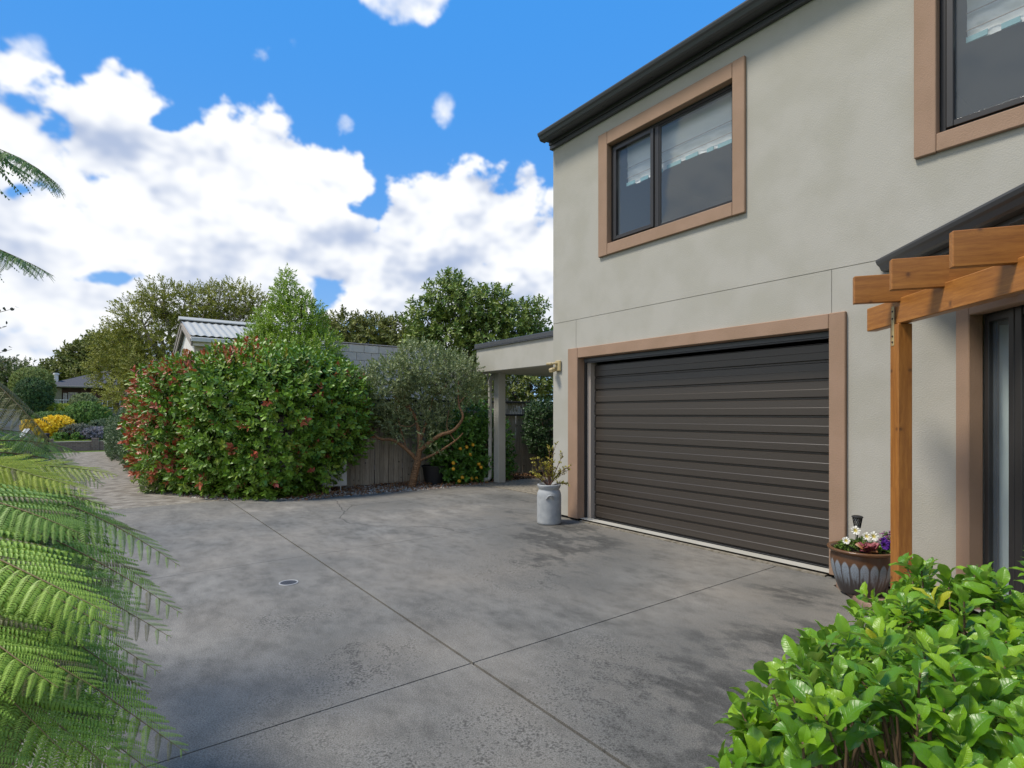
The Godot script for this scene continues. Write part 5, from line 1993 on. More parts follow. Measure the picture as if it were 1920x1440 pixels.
	var far = [
		["topiary_dome", [165, 790], -38.5, 1.22, 1.15, Color(0.04, 0.10, 0.012), Color(0.12, 0.22, 0.03), "big round clipped green dome shrub across the street"],
		["pale_dome", [158, 766], -41.5, 0.82, 0.95, Color(0.10, 0.14, 0.05), Color(0.21, 0.25, 0.10), "greyish green domed shrub in front of the far house windows"],
		["golden_shrub", [107, 800], -36.6, 0.80, 0.55, Color(0.55, 0.40, 0.01), Color(0.75, 0.55, 0.02), "golden yellow mound beside the round green dome"],
		["golden_shrub", [68, 806], -36.8, 0.85, 0.55, Color(0.50, 0.36, 0.01), Color(0.70, 0.50, 0.02), "golden yellow mound behind the end of the board fence"],
		["grey_mound", [142, 810], -36.2, 0.78, 0.42, Color(0.06, 0.075, 0.05), Color(0.14, 0.15, 0.11), "grey leaved mound in front of the round green dome"],
		["lavender_mound", [182, 815], -35.8, 0.85, 0.38, Color(0.09, 0.10, 0.10), Color(0.20, 0.19, 0.24), "greyish lavender mound behind the brick garden wall"],
		["box_ball", [113, 821], -35.4, 0.30, 0.24, Color(0.05, 0.12, 0.01), Color(0.12, 0.22, 0.03), "small green ball shrub under the golden mound"],
		["box_ball", [147, 821], -35.4, 0.30, 0.24, Color(0.05, 0.12, 0.01), Color(0.12, 0.22, 0.03), "small green ball shrub between grey and lavender mounds"],
		["lime_hedge", [114, 770], -40.8, 0.68, 0.38, Color(0.14, 0.20, 0.015), Color(0.32, 0.36, 0.03), "lime green hedge block below the far terrace"],
		["low_hedge", [104, 784], -38.6, 1.05, 0.32, Color(0.05, 0.11, 0.02), Color(0.12, 0.20, 0.05), "long low green hedge behind the golden mounds"],
		["grey_bush", [190, 800], -36.8, 0.55, 0.38, Color(0.05, 0.09, 0.04), Color(0.11, 0.16, 0.08), "dull green bush right of the round dome"],
		["dark_bush", [62, 755], -41.0, 0.95, 1.5, Color(0.02, 0.055, 0.015), Color(0.06, 0.12, 0.03), "tall dark green bush at the corner of the far house"],
		["pale_bush", [62, 725], -43.0, 1.1, 1.2, Color(0.10, 0.15, 0.03), Color(0.22, 0.26, 0.07), "pale green bush behind the tall dark bush"],
	]
	for e in far:
		var c = px(e[1][0], e[1][1], e[2])
		var gy = height(c.x)
		var b = thing(e[0], e[7], "shrub", Vector3(c.x, gy, c.z), 0.0, "shrubs in the garden across the street")
		var yy = c.y - gy
		habit = {"inset": 0.3, "jit": 0.3, "size": [0.7, 1.1]}
		foliate(b, "foliage", tiny, [[Vector3(0, yy, 0), Vector3(e[3], e[4], e[3]), 2.3]], int(900 * e[3] * (e[4] + e[3])), e[5] * 1.35, e[6] * 1.3)
		mb = MB.new()
		mb.tube([Vector3(0, -0.1, 0), Vector3(0, maxf(0.1, yy), 0)], 0.06, 0.03, 5)
		part("stem", mb.mesh(M.twig), b)


func feijoa():
	var O = py(772, 913, -0.02)
	var t = thing("feijoa_tree", "grey green feijoa tree with orange brown forked trunk by the fence", "tree", O)
	var Z = 11.0
	var br = [
		[[772, 915, 0.0], [777, 890, 0.0], [784, 862, 0.0]], [[784, 862, 0.0], [787, 830, 0.0], [782, 790, 0.1], [770, 768, 0.15], [752, 735, 0.2]],
		[[783, 864, 0.0], [763, 843, -0.1], [737, 825, -0.15], [710, 822, -0.2], [692, 800, -0.2], [685, 760, -0.1]], [[787, 863, 0.0], [817, 850, -0.1], [853, 827, -0.2], [868, 812, -0.25]],
		[[786, 845, 0.0], [823, 817, -0.15], [850, 807, -0.2], [868, 782, -0.25], [860, 757, -0.2], [860, 715, -0.1]], [[787, 830, 0.0], [800, 790, 0.1], [812, 745, 0.15], [818, 705, 0.2]],
		[[770, 768, 0.15], [745, 750, 0.1], [735, 735, 0.1]], [[860, 757, -0.2], [878, 735, -0.1]], [[853, 827, -0.2], [838, 800, -0.1], [842, 770, 0.0]], [[763, 843, -0.1], [750, 800, 0.0], [742, 760, 0.1]], [[782, 790, 0.1], [768, 800, -0.1], [740, 795, -0.2]], [[812, 745, 0.15], [835, 725, 0.0], [845, 700, 0.1]]]
	var rad = [[0.085, 0.068], [0.055, 0.02], [0.045, 0.012], [0.028, 0.01], [0.042, 0.012], [0.03, 0.01], [0.016, 0.008], [0.014, 0.006], [0.012, 0.006], [0.016, 0.008], [0.012, 0.006], [0.014, 0.006]]
	for i in br.size():
		var path = []
		for e in br[i]:
			path.append(pz(e[0], e[1], Z + e[2]) - O)
		# smooth the bends
		var fine = []
		for k in path.size() - 1:
			var p0 = path[maxi(k - 1, 0)]
			var p3 = path[mini(k + 2, path.size() - 1)]
			for s in 4:
				fine.append(path[k].cubic_interpolate(path[k + 1], p0, p3, s / 4.0))
		fine.append(path[-1])
		var mb = MB.new()
		mb.tube(fine, rad[i][0], rad[i][1], 8)
		part("trunk" if i == 0 else "branch", mb.mesh(M.bark), t)
	var L = lobe_px([[700, 732, 11.0, 0.46, 0.40, 0.55], [742, 708, 11.1, 0.48, 0.36, 0.55], [800, 690, 11.1, 0.52, 0.42, 0.55], [850, 705, 11.0, 0.42, 0.42, 0.5], [775, 668, 11.1, 0.26, 0.22, 0.3], [725, 745, 11.2, 0.44, 0.34, 0.4], [785, 735, 11.25, 0.48, 0.32, 0.35], [845, 735, 11.2, 0.36, 0.32, 0.3], [690, 765, 11.0, 0.34, 0.34, 0.4], [880, 735, 11.0, 0.22, 0.26, 0.3], [738, 790, 11.15, 0.34, 0.26, 0.3], [812, 785, 11.2, 0.32, 0.26, 0.3]], O)
	var ms = [sprig(M.leaf, 11, 0.050, 0.023, 0.13, 0.85, 3, 15, 0.3, 0.1), sprig(M.leaf, 10, 0.052, 0.024, 0.15, 0.7, 3, 16, 0.3, 0.1)]
	habit = {"inset": 0.7, "lean": 0.6, "jit": 0.5}
	foliate(t, "crown", ms, L, 2900, Color(0.15, 0.205, 0.075), Color(0.37, 0.42, 0.21))
	var U = lobe_px([[735, 800, 11.1, 0.45, 0.35, 0.4], [800, 820, 11.2, 0.5, 0.35, 0.3], [690, 790, 11.2, 0.4, 0.35, 0.3]], O)
	habit = {"inset": 0.9, "lean": 0.2, "jit": 0.6}
	foliate(t, "crown", ms, U, 330, Color(0.15, 0.205, 0.075), Color(0.37, 0.42, 0.21))


func citrus():
	var O = px(880, 900, -4.15)
	O.y = -0.02
	var t = thing("lemon_bush", "glossy green lemon bush with yellow fruit beside the porch column", "bush", O)
	var L = []
	for e in [[850, 860, 0.40, 0.5], [895, 865, 0.45, 0.5], [870, 815, 0.48, 0.45], [915, 820, 0.45, 0.5], [885, 780, 0.36, 0.32], [925, 870, 0.42, 0.45], [835, 830, 0.33, 0.35], [860, 890, 0.42, 0.25]]:
		L.append([px(e[0], e[1], -4.1) - O, Vector3(0.40, e[3], e[2]), 2.2])
	var ms = [sprig(M.gloss_leaf, 7, 0.085, 0.045, 0.10, 0.95, 4, 21), sprig(M.gloss_leaf, 6, 0.09, 0.048, 0.08, 1.1, 4, 22)]
	habit = {"inset": 0.55, "above": -0.02, "lean": 0.3}
	foliate(t, "foliage", ms, L, 1500, Color(0.05, 0.13, 0.018), Color(0.12, 0.27, 0.032))
	limbs(t, "stems", M.twig, Vector3.ZERO, L, 0.035, 0.2)
	var mb = MB.new()
	mb.lathe([Vector2(0.0, -0.042), Vector2(0.012, -0.038), Vector2(0.03, -0.022), Vector2(0.036, 0.0), Vector2(0.03, 0.022), Vector2(0.012, 0.036), Vector2(0.0, 0.038)], 14)
	var fm = mat(lin(0.70, 0.36, 0.015), 0.45)
	var lemon = mb.mesh(fm)
	for e in [[887, 834], [882, 852], [850, 868], [850, 879], [898, 870], [863, 841], [936, 860], [861, 902], [867, 895], [885, 897], [893, 897], [875, 838], [902, 876]]:
		part("lemon", lemon, t, Transform3D(Basis.from_euler(Vector3(rng.randf(), 0, rng.randf())), px(e[0], e[1], -3.68) - O))


# ------------------------------------------------------------------ trees
func tree(called: String, label: String, base: Vector3, list: Array, meshes: Array, count: int, ca: Color, cb: Color, bark: Material, r0: float):
	var t = thing(called, label, "tree", base)
	var L = lobe_px(list, base)
	foliate(t, "crown", meshes, L, count, ca, cb)
	var low = 99.0
	var mid = Vector3.ZERO
	for l in L:
		low = minf(low, l[0].y)
		mid += l[0] / L.size()
	var fork = Vector3(mid.x * 0.3, maxf(0.8, low * 0.75), mid.z * 0.3)
	var stems = habit.get("stems", 1)
	if stems == 1:
		var mb = MB.new()
		mb.tube([Vector3(0, -0.3, 0), Vector3(0.05, fork.y * 0.5, 0), fork], r0, r0 * 0.7, 8)
		part("trunk", mb.mesh(bark), t)
		limbs(t, "limbs", bark, fork, L, r0 * 0.5, 0.8, 1, 6)
	else:
		for k in stems:
			var a = TAU * k / stems
			var c = L[k % L.size()][0]
			var mb = MB.new()
			mb.tube([Vector3(cos(a) * 0.1, -0.3, sin(a) * 0.1), Vector3(cos(a) * 0.25, fork.y * 0.6, sin(a) * 0.25), fork.lerp(c, 0.5), c], r0, r0 * 0.3, 7)
			part("trunk", mb.mesh(bark), t)
		limbs(t, "limbs", bark, fork, L, r0 * 0.4, 0.8, 1, 6)
	return t

func trees():
	var fine = [sprig(M.dull_leaf, 12, 0.075, 0.034, 0.22, 0.95, 3, 41), sprig(M.dull_leaf, 11, 0.08, 0.036, 0.26, 0.8, 3, 42)]
	var g = func(u, z): 
		var p = pz(u, 775, z)
		p.y = height(p.x)
		return p
	habit = {"inset": 0.65, "jit": 0.6, "lean": 0.3}
	tree("tall_olive_tree", "tall olive green fine leaved tree rising behind the neighbouring garage", g.call(340, 21.0), [[230, 650, 21, 0.95, 0.9, 0.9], [265, 600, 21, 0.85, 0.8, 0.9], [305, 560, 21, 0.75, 0.65, 0.8], [345, 575, 21.5, 0.9, 0.7, 0.9], [390, 570, 21.5, 0.8, 0.65, 0.9], [435, 560, 21.5, 0.8, 0.62, 0.9], [470, 570, 21.5, 0.55, 0.5, 0.7], [300, 630, 21, 1.0, 0.9, 1.0], [370, 625, 22, 1.2, 0.9, 1.0], [210, 700, 21, 0.8, 0.7, 0.8], [265, 690, 20.5, 0.9, 0.8, 0.8], [240, 740, 20, 0.75, 0.6, 0.7], [450, 610, 22, 0.9, 0.7, 0.9]], fine, 5200, Color(0.165, 0.19, 0.025), Color(0.36, 0.37, 0.055), M.pale_bark, 0.22)
	var broad = [sprig(M.leaf, 8, 0.115, 0.052, 0.16, 1.0, 4, 43, 0.3, 0.35), sprig(M.leaf, 7, 0.12, 0.055, 0.18, 0.85, 4, 44, 0.3, 0.35)]
	habit = {"inset": 0.7, "jit": 0.5, "lean": 0.35, "stems": 5}
	tree("broad_leaf_tree", "bushy broad leaved tree with many stems behind fence and porch", g.call(880, 16.0), [[800, 600, 16, 0.55, 0.6, 0.6], [845, 560, 16, 0.62, 0.6, 0.65], [880, 585, 16, 0.7, 0.7, 0.7], [925, 575, 16, 0.6, 0.55, 0.6], [965, 605, 16, 0.55, 0.6, 0.6], [1000, 590, 16, 0.28, 0.42, 0.4], [1020, 640, 16.3, 0.4, 0.5, 0.5], [850, 640, 16, 0.75, 0.6, 0.7], [915, 640, 16, 0.75, 0.6, 0.7], [975, 665, 16, 0.7, 0.6, 0.7], [795, 650, 16, 0.45, 0.5, 0.5], [845, 528, 16, 0.22, 0.22, 0.25]], broad, 2700, Color(0.10, 0.19, 0.028), Color(0.27, 0.34, 0.065), M.pale_bark, 0.07)
	habit = {"inset": 0.7}
	tree("green_shrub_tree", "leafy yellow green shrub showing over the fence under the porch", g.call(985, 15.4), [[960, 735, 15.4, 0.45, 0.4, 0.4], [1000, 725, 15.4, 0.5, 0.45, 0.4], [1035, 730, 15.6, 0.5, 0.5, 0.4], [905, 730, 15, 0.5, 0.35, 0.4]], broad, 420, Color(0.09, 0.15, 0.02), Color(0.24, 0.27, 0.06), M.grey_bark, 0.05)
	var blob = [sprig(M.dull_leaf, 11, 0.20, 0.09, 0.45, 1.0, 3, 45), sprig(M.dull_leaf, 10, 0.22, 0.10, 0.5, 0.85, 3, 46)]
	habit = {"inset": 0.6, "jit": 0.5}
	tree("far_tree", "wide olive green tree showing above the concrete block wall", g.call(690, 34.0), [[610, 630, 34, 1.1, 0.9, 1.0], [650, 618, 34, 1.2, 0.8, 1.0], [700, 625, 34, 1.3, 0.85, 1.0], [745, 630, 34, 1.2, 0.85, 1.0], [780, 640, 34, 1.1, 0.8, 1.0], [660, 660, 34, 1.6, 1.0, 1.0], [730, 665, 34, 1.6, 1.0, 1.0]], blob, 1500, Color(0.10, 0.125, 0.022), Color(0.24, 0.25, 0.05), M.grey_bark, 0.3)
	habit = {"inset": 0.5, "jit": 0.5}
	tree("street_tree", "spreading dark green tree behind the far house roof", g.call(175, 58.0), [[120, 695, 58, 1.7, 1.1, 1.6], [155, 670, 58, 1.7, 1.2, 1.6], [190, 655, 58, 1.9, 1.3, 1.6], [225, 650, 58, 2.0, 1.4, 1.6], [170, 700, 58, 2.6, 1.3, 1.8], [230, 690, 58, 2.6, 1.8, 1.8], [105, 710, 58, 1.0, 0.8, 1.2]], [sprig(M.dull_leaf, 11, 0.32, 0.15, 0.6, 1.0, 3, 47)], 2300, Color(0.09, 0.125, 0.022), Color(0.22, 0.24, 0.05), M.grey_bark, 0.4)
	habit = {"inset": 0.5, "jit": 0.5}
	tree("roadside_tree", "rounded green tree left of the far house", g.call(20, 46.0), [[0, 705, 46, 1.6, 1.2, 1.4], [35, 700, 46, 1.1, 0.9, 1.2], [15, 740, 46, 1.9, 1.4, 1.4], [-40, 700, 46, 1.8, 1.5, 1.5], [50, 745, 46, 1.2, 1.1, 1.2]], blob, 1300, Color(0.06, 0.10, 0.02), Color(0.17, 0.20, 0.05), M.grey_bark, 0.3)
	# grey round leaved gum twigs reaching in beyond the board fence
	var base = pz(-70, 775, 6.0)
	base.y = 0
	var t = thing("gum_sapling", "gum sapling with round grey green leaves at the fern edge", "tree", base)
	var mb = MB.new()
	var tips = [[28, 578], [12, 612], [22, 655], [30, 672], [8, 690], [-20, 600], [-30, 560], [-10, 640], [-40, 700]]
	mb.tube([Vector3(0, -0.1, 0), Vector3(0.02, 1.0, 0), pz(-75, 640, 6.0) - base, pz(-60, 520, 6.0) - base], 0.03, 0.008, 6)
	part("trunk", mb.mesh(M.grey_bark), t)
	var disc = MB.new()
	disc.leaf(Transform3D(), 0.055, 0.05, 0.15, 0.1, 5, 0.85)
	var dm = mat(lin(0.06, 0.085, 0.06), 0.6)
	var lm = disc.mesh(dm)
	for e in tips:
		var p0 = pz(-72, e[1] + 40, 6.0) - base
		var p1 = pz(e[0], e[1], 6.0 + rng.randf_range(-0.3, 0.3)) - base
		mb = MB.new()
		mb.tube([p0, p0.lerp(p1, 0.5) + Vector3.UP * 0.04, p1], 0.006, 0.002, 5)
		part("twig", mb.mesh(M.twig), t)
		for k in 9:
			var pos = p0.lerp(p1, 0.25 + 0.75 * k / 8.0) + Vector3.UP * 0.02
			part("leaf", lm, t, Transform3D(grow_basis(Vector3(rng.randf_range(-1, 1), rng.randf_range(-0.3, 1), rng.randf_range(-1, 1))).scaled(Vector3.ONE * lerpf(1.1, 0.7, k / 8.0)), pos))


# ------------------------------------------------------------------ tree ferns
func pinna_mesh(m: Material, sd: int) -> ArrayMesh:
	# unit length along +y, pinnules both sides, slightly drooping tip
	var r = RandomNumberGenerator.new()
	r.seed = sd
	var mb = MB.new()
	var n = 18
	var curve = func(t): return Vector3(0, t, -0.16 * t * t)
	var pts = []
	for i in 7:
		pts.append(curve.call(i / 6.0))
	mb.tube(pts, 0.006, 0.002, 3, 1, 1, false)
	for i in n:
		var t = (i + 0.6) / n
		var p = curve.call(t)
		var ln = 0.15 * minf(1.0, 0.6 + 3.0 * t) * pow(1.0 - t, 0.5) + 0.012
		for s in [-1, 1]:
			var fwd = 0.28 + 0.3 * t
			var d = Vector3(s * cos(fwd), sin(fwd), -0.18 + r.randf_range(-0.08, 0.05)).normalized()
			var y = d
			var x = y.cross(Vector3(0, 0, 1)).normalized()
			var g = r.randf_range(0.75, 1.25)
			mb.col = Color(g, g, g)
			mb.leaf(Transform3D(Basis(x, y, x.cross(y)), p), ln * r.randf_range(0.85, 1.12), 0.040, 0.35, 0.35, 3, 0.6)
	return mb.mesh(m, true)

func frond(parent: Node3D, a: Vector3, c: Vector3, b: Vector3, plen: float, meshes: Array, stem: Material, n := 24, droop := 0.35, taper := 1.35, upv := Vector3.UP, from := 0.16):
	# quadratic curve a - c - b; pinnae in pairs, longest a third along
	var f = group_part("frond", parent, Transform3D(Basis(), a))
	var at = func(t): return a.lerp(c, t).lerp(c.lerp(b, t), t) - a
	var path = []
	for i in 15:
		path.append(at.call(i / 14.0))
	var mb = MB.new()
	mb.tube(path, 0.005, 0.0005, 6)
	part("rachis", mb.mesh(stem), f)
	for i in n:
		var t = from + (1.0 - from) * (i + 0.5) / n
		var p = at.call(t)
		var tan = (at.call(minf(t + 0.02, 1.0)) - at.call(t - 0.02)).normalized()
		var side = tan.cross(upv).normalized()
		var up = side.cross(tan).normalized()
		var prof = pow(sin(PI * clampf(0.16 + 0.84 * (t - from) / (1.0 - from), 0, 1)), 0.75)
		if t > 0.45:
			prof = minf(prof, 0.10 + taper * (1.0 - t))
		var ln = plen * maxf(0.05, prof) * (1.0 if t < 0.97 else 0.7)
		for s in [-1, 1]:
			var y = (side * s + tan * (0.35 + 0.75 * t) + up * rng.randf_range(-droop, -0.02)).normalized()
			var z = (up - y * up.dot(y)).normalized()
			var x = y.cross(z)
			var w = 1.0 if t < 0.75 else 1.15
			part("pinna", meshes[rng.randi() % meshes.size()], f, Transform3D(Basis(x * w, y, z).scaled_local(Vector3(ln, ln * rng.randf_range(0.92, 1.08), ln)), p))

func ferns():
	var mk = func(c, sd):
		var m = leaf_mat(0.5, 0.4, c)
		return [pinna_mesh(m, sd), pinna_mesh(m, sd + 1)]
	var mid = mk.call(lin(0.22, 0.36, 0.048), 1)
	var bright = mk.call(lin(0.31, 0.47, 0.048), 3)
	var lime = mk.call(lin(0.38, 0.45, 0.04), 5)
	var dark = mk.call(lin(0.145, 0.25, 0.045), 7)
	var dull = mk.call(lin(0.19, 0.18, 0.06), 9)
	var stem = mat(lin(0.15, 0.10, 0.035), 0.7)
	var gstem = mat(lin(0.20, 0.20, 0.05), 0.6)
	# low fern: crown just left of the picture
	var crown = pz(-330, 905, 1.75)
	var base = Vector3(crown.x, -0.02, crown.z)
	var t = thing("low_tree_fern", "low tree fern spilling bright green fronds over the driveway edge", "fern", base)
	var mb = MB.new()
	mb.tube([Vector3(0, -0.1, 0), Vector3(0.02, 0.5, 0), crown - base], 0.11, 0.09, 10)
	part("trunk", mb.mesh(M.grey_bark), t)
	var A = crown - base
	# [tip u, v, depth, control u, v, depth, pinna length, kind]
	var list = [
		[338, 1062, 1.95, 60, 860, 1.95, 0.34, mid], [342, 1152, 1.75, 40, 940, 1.75, 0.34, mid], [322, 1196, 1.6, 20, 1010, 1.6, 0.30, mid],
		[300, 1262, 1.5, 0, 1060, 1.5, 0.30, mid], [262, 1330, 1.4, -40, 1110, 1.4, 0.30, dark], [350, 1412, 1.25, 20, 1180, 1.3, 0.32, bright],
		[222, 892, 2.15, 60, 850, 2.1, 0.20, lime], [210, 955, 2.05, 40, 880, 2.0, 0.24, bright], [195, 912, 2.5, 60, 800, 2.4, 0.26, mid],
		[150, 1000, 1.5, -60, 900, 1.5, 0.34, mid], [240, 1110, 1.9, -20, 960, 1.8, 0.34, dark], [225, 1190, 1.2, -60, 1020, 1.25, 0.34, bright],
		[205, 1150, 1.1, -90, 1000, 1.2, 0.30, bright], [180, 1290, 1.1, -120, 1120, 1.15, 0.32, bright], [130, 1420, 1.05, -150, 1150, 1.1, 0.34, mid],
		[230, 1460, 1.1, -60, 1230, 1.15, 0.34, bright], [60, 1360, 1.3, -160, 1080, 1.3, 0.34, dark], [120, 1240, 1.6, -120, 1040, 1.6, 0.36, dark],
		[90, 1080, 2.0, -100, 900, 1.9, 0.36, dark], [40, 1500, 0.95, -200, 1230, 1.0, 0.32, mid], [100, 905, 1.9, -60, 830, 1.85, 0.22, lime],
		[300, 1560, 1.15, -20, 1330, 1.2, 0.32, mid], [150, 1130, 2.2, -60, 950, 2.1, 0.34, mid], [270, 1010, 2.3, 40, 880, 2.2, 0.32, dark], [200, 1380, 1.5, -60, 1180, 1.5, 0.34, dark],
		[290, 1100, 1.85, 20, 900, 1.85, 0.32, mid], [255, 1160, 1.7, 0, 960, 1.7, 0.32, mid], [280, 1300, 1.35, -20, 1090, 1.4, 0.32, mid], [310, 1370, 1.3, 0, 1150, 1.35, 0.30, mid], [180, 1040, 2.1, -20, 880, 2.1, 0.32, mid], [160, 1215, 1.3, -80, 1040, 1.35, 0.3, bright], [110, 1290, 1.0, -160, 1110, 1.05, 0.3, bright], [240, 1420, 1.2, -60, 1200, 1.25, 0.32, mid], [60, 980, 1.6, -100, 880, 1.6, 0.32, mid], [330, 1480, 1.2, 20, 1260, 1.25, 0.3, bright],
		[-60, 1440, 0.85, -110, 960, 1.15, 0.40, bright], [-120, 1330, 0.9, -190, 930, 1.2, 0.40, bright], [10, 1290, 1.15, -60, 930, 1.35, 0.36, bright], [40, 1160, 1.5, -70, 890, 1.55, 0.34, mid], [150, 850, 2.5, 0, 790, 2.4, 0.26, mid], [95, 825, 2.7, -60, 770, 2.6, 0.24, mid], [175, 925, 1.9, 0, 850, 1.9, 0.24, lime]]
	for e in list:
		var tip = pz(e[0], e[1], e[2]) - base
		var ctl = pz(e[3], e[4], e[5]) - base
		# blades tilt out over the drive, each by its own amount
		var tilt = (Vector3.UP + Vector3(0.80, 0.1, -0.45) * rng.randf_range(0.25, 1.1)).normalized()
		var kinds = e[7] + e[7] + e[7] + e[7] + e[7] + e[7] + [dull[0]]
		frond(t, A + Vector3(rng.randf_range(-0.05, 0.05), 0.02, rng.randf_range(-0.05, 0.05)), ctl, tip, e[6] * 0.84, kinds, stem if e[7] != lime else gstem, 28, 0.3, 1.5, tilt)
	# tall fern: crown up to the left, fronds hanging in against the sky
	crown = pz(-620, 290, 2.7)
	base = Vector3(crown.x, -0.02, crown.z)
	t = thing("tall_tree_fern", "tall tree fern whose drooping dark fronds hang against the sky", "fern", base)
	mb = MB.new()
	mb.tube([Vector3(0, -0.1, 0), Vector3(0.05, 1.2, 0), crown - base], 0.13, 0.11, 10)
	part("trunk", mb.mesh(M.grey_bark), t)
	A = crown - base
	for e in [[123, 366, 2.5, -20, 170, 2.5, 0.26, dark], [102, 518, 2.4, -100, 400, 2.4, 0.24, dark], [104, 838, 2.3, -120, 560, 2.3, 0.30, dull]] :
		var tip = pz(e[0], e[1], e[2]) - base
		var ctl = pz(e[3], e[4], e[5]) - base
		frond(t, A, ctl, tip, e[6] * 1.25, e[7], stem, 44, 1.0, 1.9)


# ------------------------------------------------------------------ gardenia in the foreground
func vein_image() -> Image:
	var im = Image.create(96, 192, false, Image.FORMAT_RGB8)
	for y in 192:
		for x in 96:
			var u = absf(x / 95.0 - 0.5) * 2.0
			var v = y / 191.0
			var rib = exp(-u * u / 0.004)
			var s = fposmod((v - u * 0.16) * 11.0, 1.0) - 0.5
			var side = exp(-s * s / 0.012) * (1.0 - u * 0.6)
			var k = clampf(0.5 - 0.45 * maxf(rib, side * 0.8), 0, 1)
			im.set_pixel(x, y, Color(k, k, k))
	return im

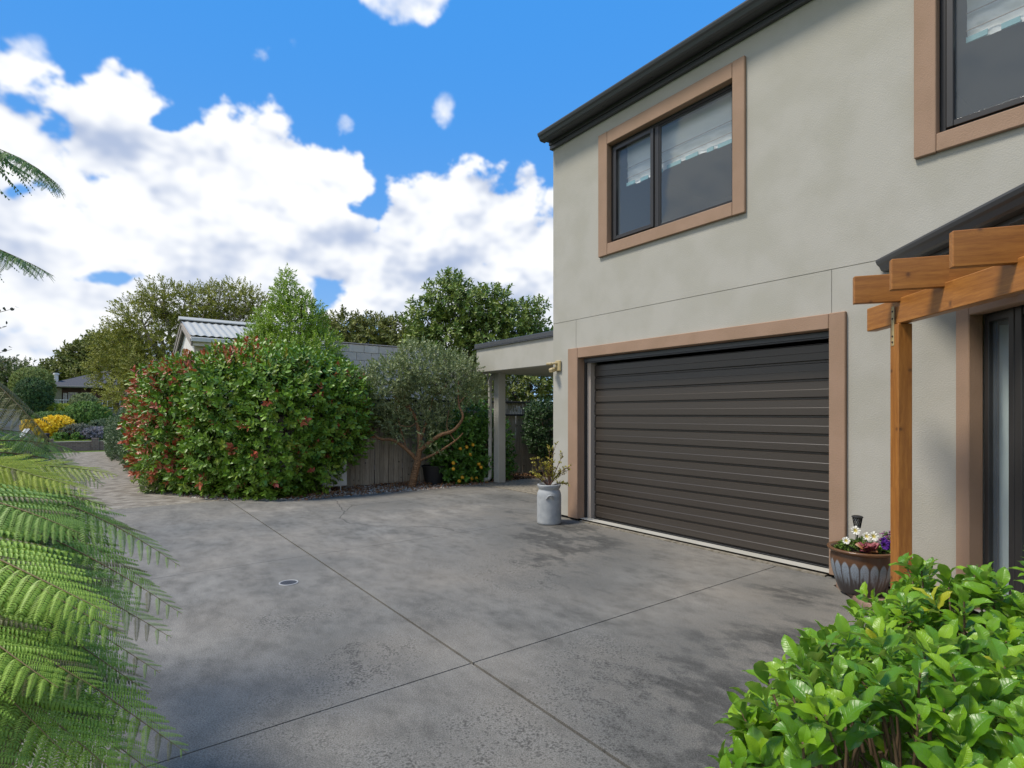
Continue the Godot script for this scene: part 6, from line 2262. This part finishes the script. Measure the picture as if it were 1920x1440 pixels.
func gardenia():
	var base = pz(1760, 900, 1.45)
	base.y = -0.02
	var t = thing("gardenia_shrub", "glossy bright green gardenia shrub filling the foreground bed", "shrub", base)
	var veins = ImageTexture.create_from_image(vein_image())
	var shape = func(m, ln, wd, sd):
		var rows = []
		var ns = 9
		for i in ns + 1:
			var v = i / float(ns)
			var w = wd * 0.5 * pow(sin(PI * pow(clampf(v, 0.004, 0.998), 1.25)), 0.72)
			var line = PackedVector3Array()
			for j in 7:
				var s = j / 3.0 - 1.0
				line.append(Vector3(s * w, v * ln, absf(s) * w * 0.38 - 0.22 * ln * v * v * v + 0.0022 * sin(v * 16.0 + sd) * s * s * (1 if sd % 2 else -1)))
			rows.append(line)
		var mb = MB.new()
		mb.grid(rows, true)
		return mb.mesh(m)
	var tones = [[0.08, 0.195, 0.009], [0.125, 0.26, 0.011], [0.05, 0.135, 0.009], [0.195, 0.335, 0.013], [0.34, 0.35, 0.022]]
	var kinds = []
	for k in 5:
		var m = mat(lin(tones[k][0], tones[k][1], tones[k][2]), 0.33, 0.45)
		m.cull_mode = BaseMaterial3D.CULL_DISABLED
		m.backlight_enabled = true
		m.backlight = lin(0.20, 0.30, 0.05)
		bump(m, veins, 0.10)
		kinds.append([shape.call(m, 0.070, 0.034, 1), shape.call(m, 0.064, 0.033, 2)])
	# plan of the mound in picture axes (right, away from the eye), top surface height
	var L = lobe_px([[1730, 1470, 1.35, 0.32, 0.30, 0.34], [1900, 1345, 1.6, 0.44, 0.30, 0.42], [1585, 1500, 1.15, 0.17, 0.22, 0.22], [1850, 1570, 1.05, 0.42, 0.30, 0.30], [2010, 1310, 1.5, 0.50, 0.30, 0.45], [1475, 1490, 1.10, 0.07, 0.15, 0.09], [1650, 1410, 1.45, 0.13, 0.19, 0.20], [1745, 1150, 1.85, 0.06, 0.04, 0.08], [1660, 1560, 0.98, 0.24, 0.24, 0.22], [1540, 1570, 1.05, 0.14, 0.20, 0.16], [1480, 1600, 1.08, 0.10, 0.18, 0.12], [1760, 1650, 0.95, 0.30, 0.24, 0.20]], base)
	var ar = areas(L)
	var leaves = []
	var twigs = MB.new()
	var root = Vector3(0, 0, 0)
	for i in 900:
		var e = on_lobes(L, 0.5, ar)
		if e.is_empty() or e[0].y < 0.2:
			continue
		var dir = (e[1] * 0.8 + Vector3.UP * 0.75 + Vector3(rng.randfn(), rng.randfn(), rng.randfn()) * 0.25).normalized()
		var b = grow_basis(dir)
		var n = 6 + rng.randi() % 3
		var yellow = rng.randf() < 0.02
		for k in n:
			var s = k / float(n)
			var tilt = lerpf(1.1, 0.25, s) + rng.randf_range(-0.2, 0.2)
			var lb = b * Basis(Vector3.UP, k * 2.25 + rng.randf_range(-0.3, 0.3)) * Basis(Vector3.RIGHT, -tilt) * Basis(Vector3.UP, rng.randf_range(-0.35, 0.35))
			var sc = lerpf(1.1, 0.72, s) * rng.randf_range(0.62, 1.2)
			var kind = 0
			var w = rng.randf()
			if yellow and w < 0.7:
				kind = 4
			elif s > 0.6:
				kind = 3 if w < 0.55 else 1
			else:
				kind = 1 if w < 0.35 else (2 if w < 0.6 else 0)
				if w > 0.996:
					kind = 4
			leaves.append([Transform3D(lb.scaled_local(Vector3.ONE * sc), e[0] + dir * 0.05 * s), kind, rng.randi() % 2])
		if i % 3 == 0:
			var q = e[0] - dir * 0.14
			twigs.tube([q - Vector3(0, 0.06, 0), q.lerp(e[0], 0.5) + Vector3(rng.randf_range(-0.01, 0.01), 0, 0), e[0] + dir * 0.05], 0.0045, 0.002, 5)
	# a twig reaching out towards the pergola post
	for e in [[1700, 1045, 1.95], [1725, 1080, 1.95], [1760, 1110, 1.9], [1740, 1135, 1.9], [1780, 1125, 1.9], [1720, 1140, 1.95], [1790, 1095, 1.9]]:
		var p = pz(e[0], e[1] + 18, e[2]) - base
		var b = grow_basis(Vector3(-0.5, 0.8, 0.2))
		for k in 6:
			leaves.append([Transform3D((b * Basis(Vector3.UP, k * 2.3) * Basis(Vector3.RIGHT, -0.8)).scaled_local(Vector3.ONE * 0.85), p), [0, 1, 3][k % 3], k % 2])
		twigs.tube([p, p.lerp(L[7][0], 0.5) - Vector3(0, 0.03, 0), L[4][0]], 0.003, 0.004, 5)
	for l in L:
		twigs.tube([root, root.lerp(l[0], 0.5) + Vector3(0.03, 0.05, 0), l[0]], 0.016, 0.006, 6)
	part("twigs", twigs.mesh(M.twig), t)
	# the 300 leaves that show largest stand alone, the rest share one part
	var eye = EYE - base
	leaves.sort_custom(func(p, q): return p[0].origin.distance_squared_to(eye) - (0.9 * p[0].origin.y) < q[0].origin.distance_squared_to(eye) - (0.9 * q[0].origin.y))
	var rest = {}
	for i in leaves.size():
		var e = leaves[i]
		if i < 300:
			part("leaf", kinds[e[1]][e[2]], t, e[0])
		else:
			var key = e[1] * 2 + e[2]
			if not rest.has(key):
				rest[key] = [[], []]
			rest[key][0].append(e[0])
			rest[key][1].append(Color.WHITE)
	for key in rest:
		scatter("foliage", kinds[key / 2][key % 2], rest[key][0], rest[key][1], t)
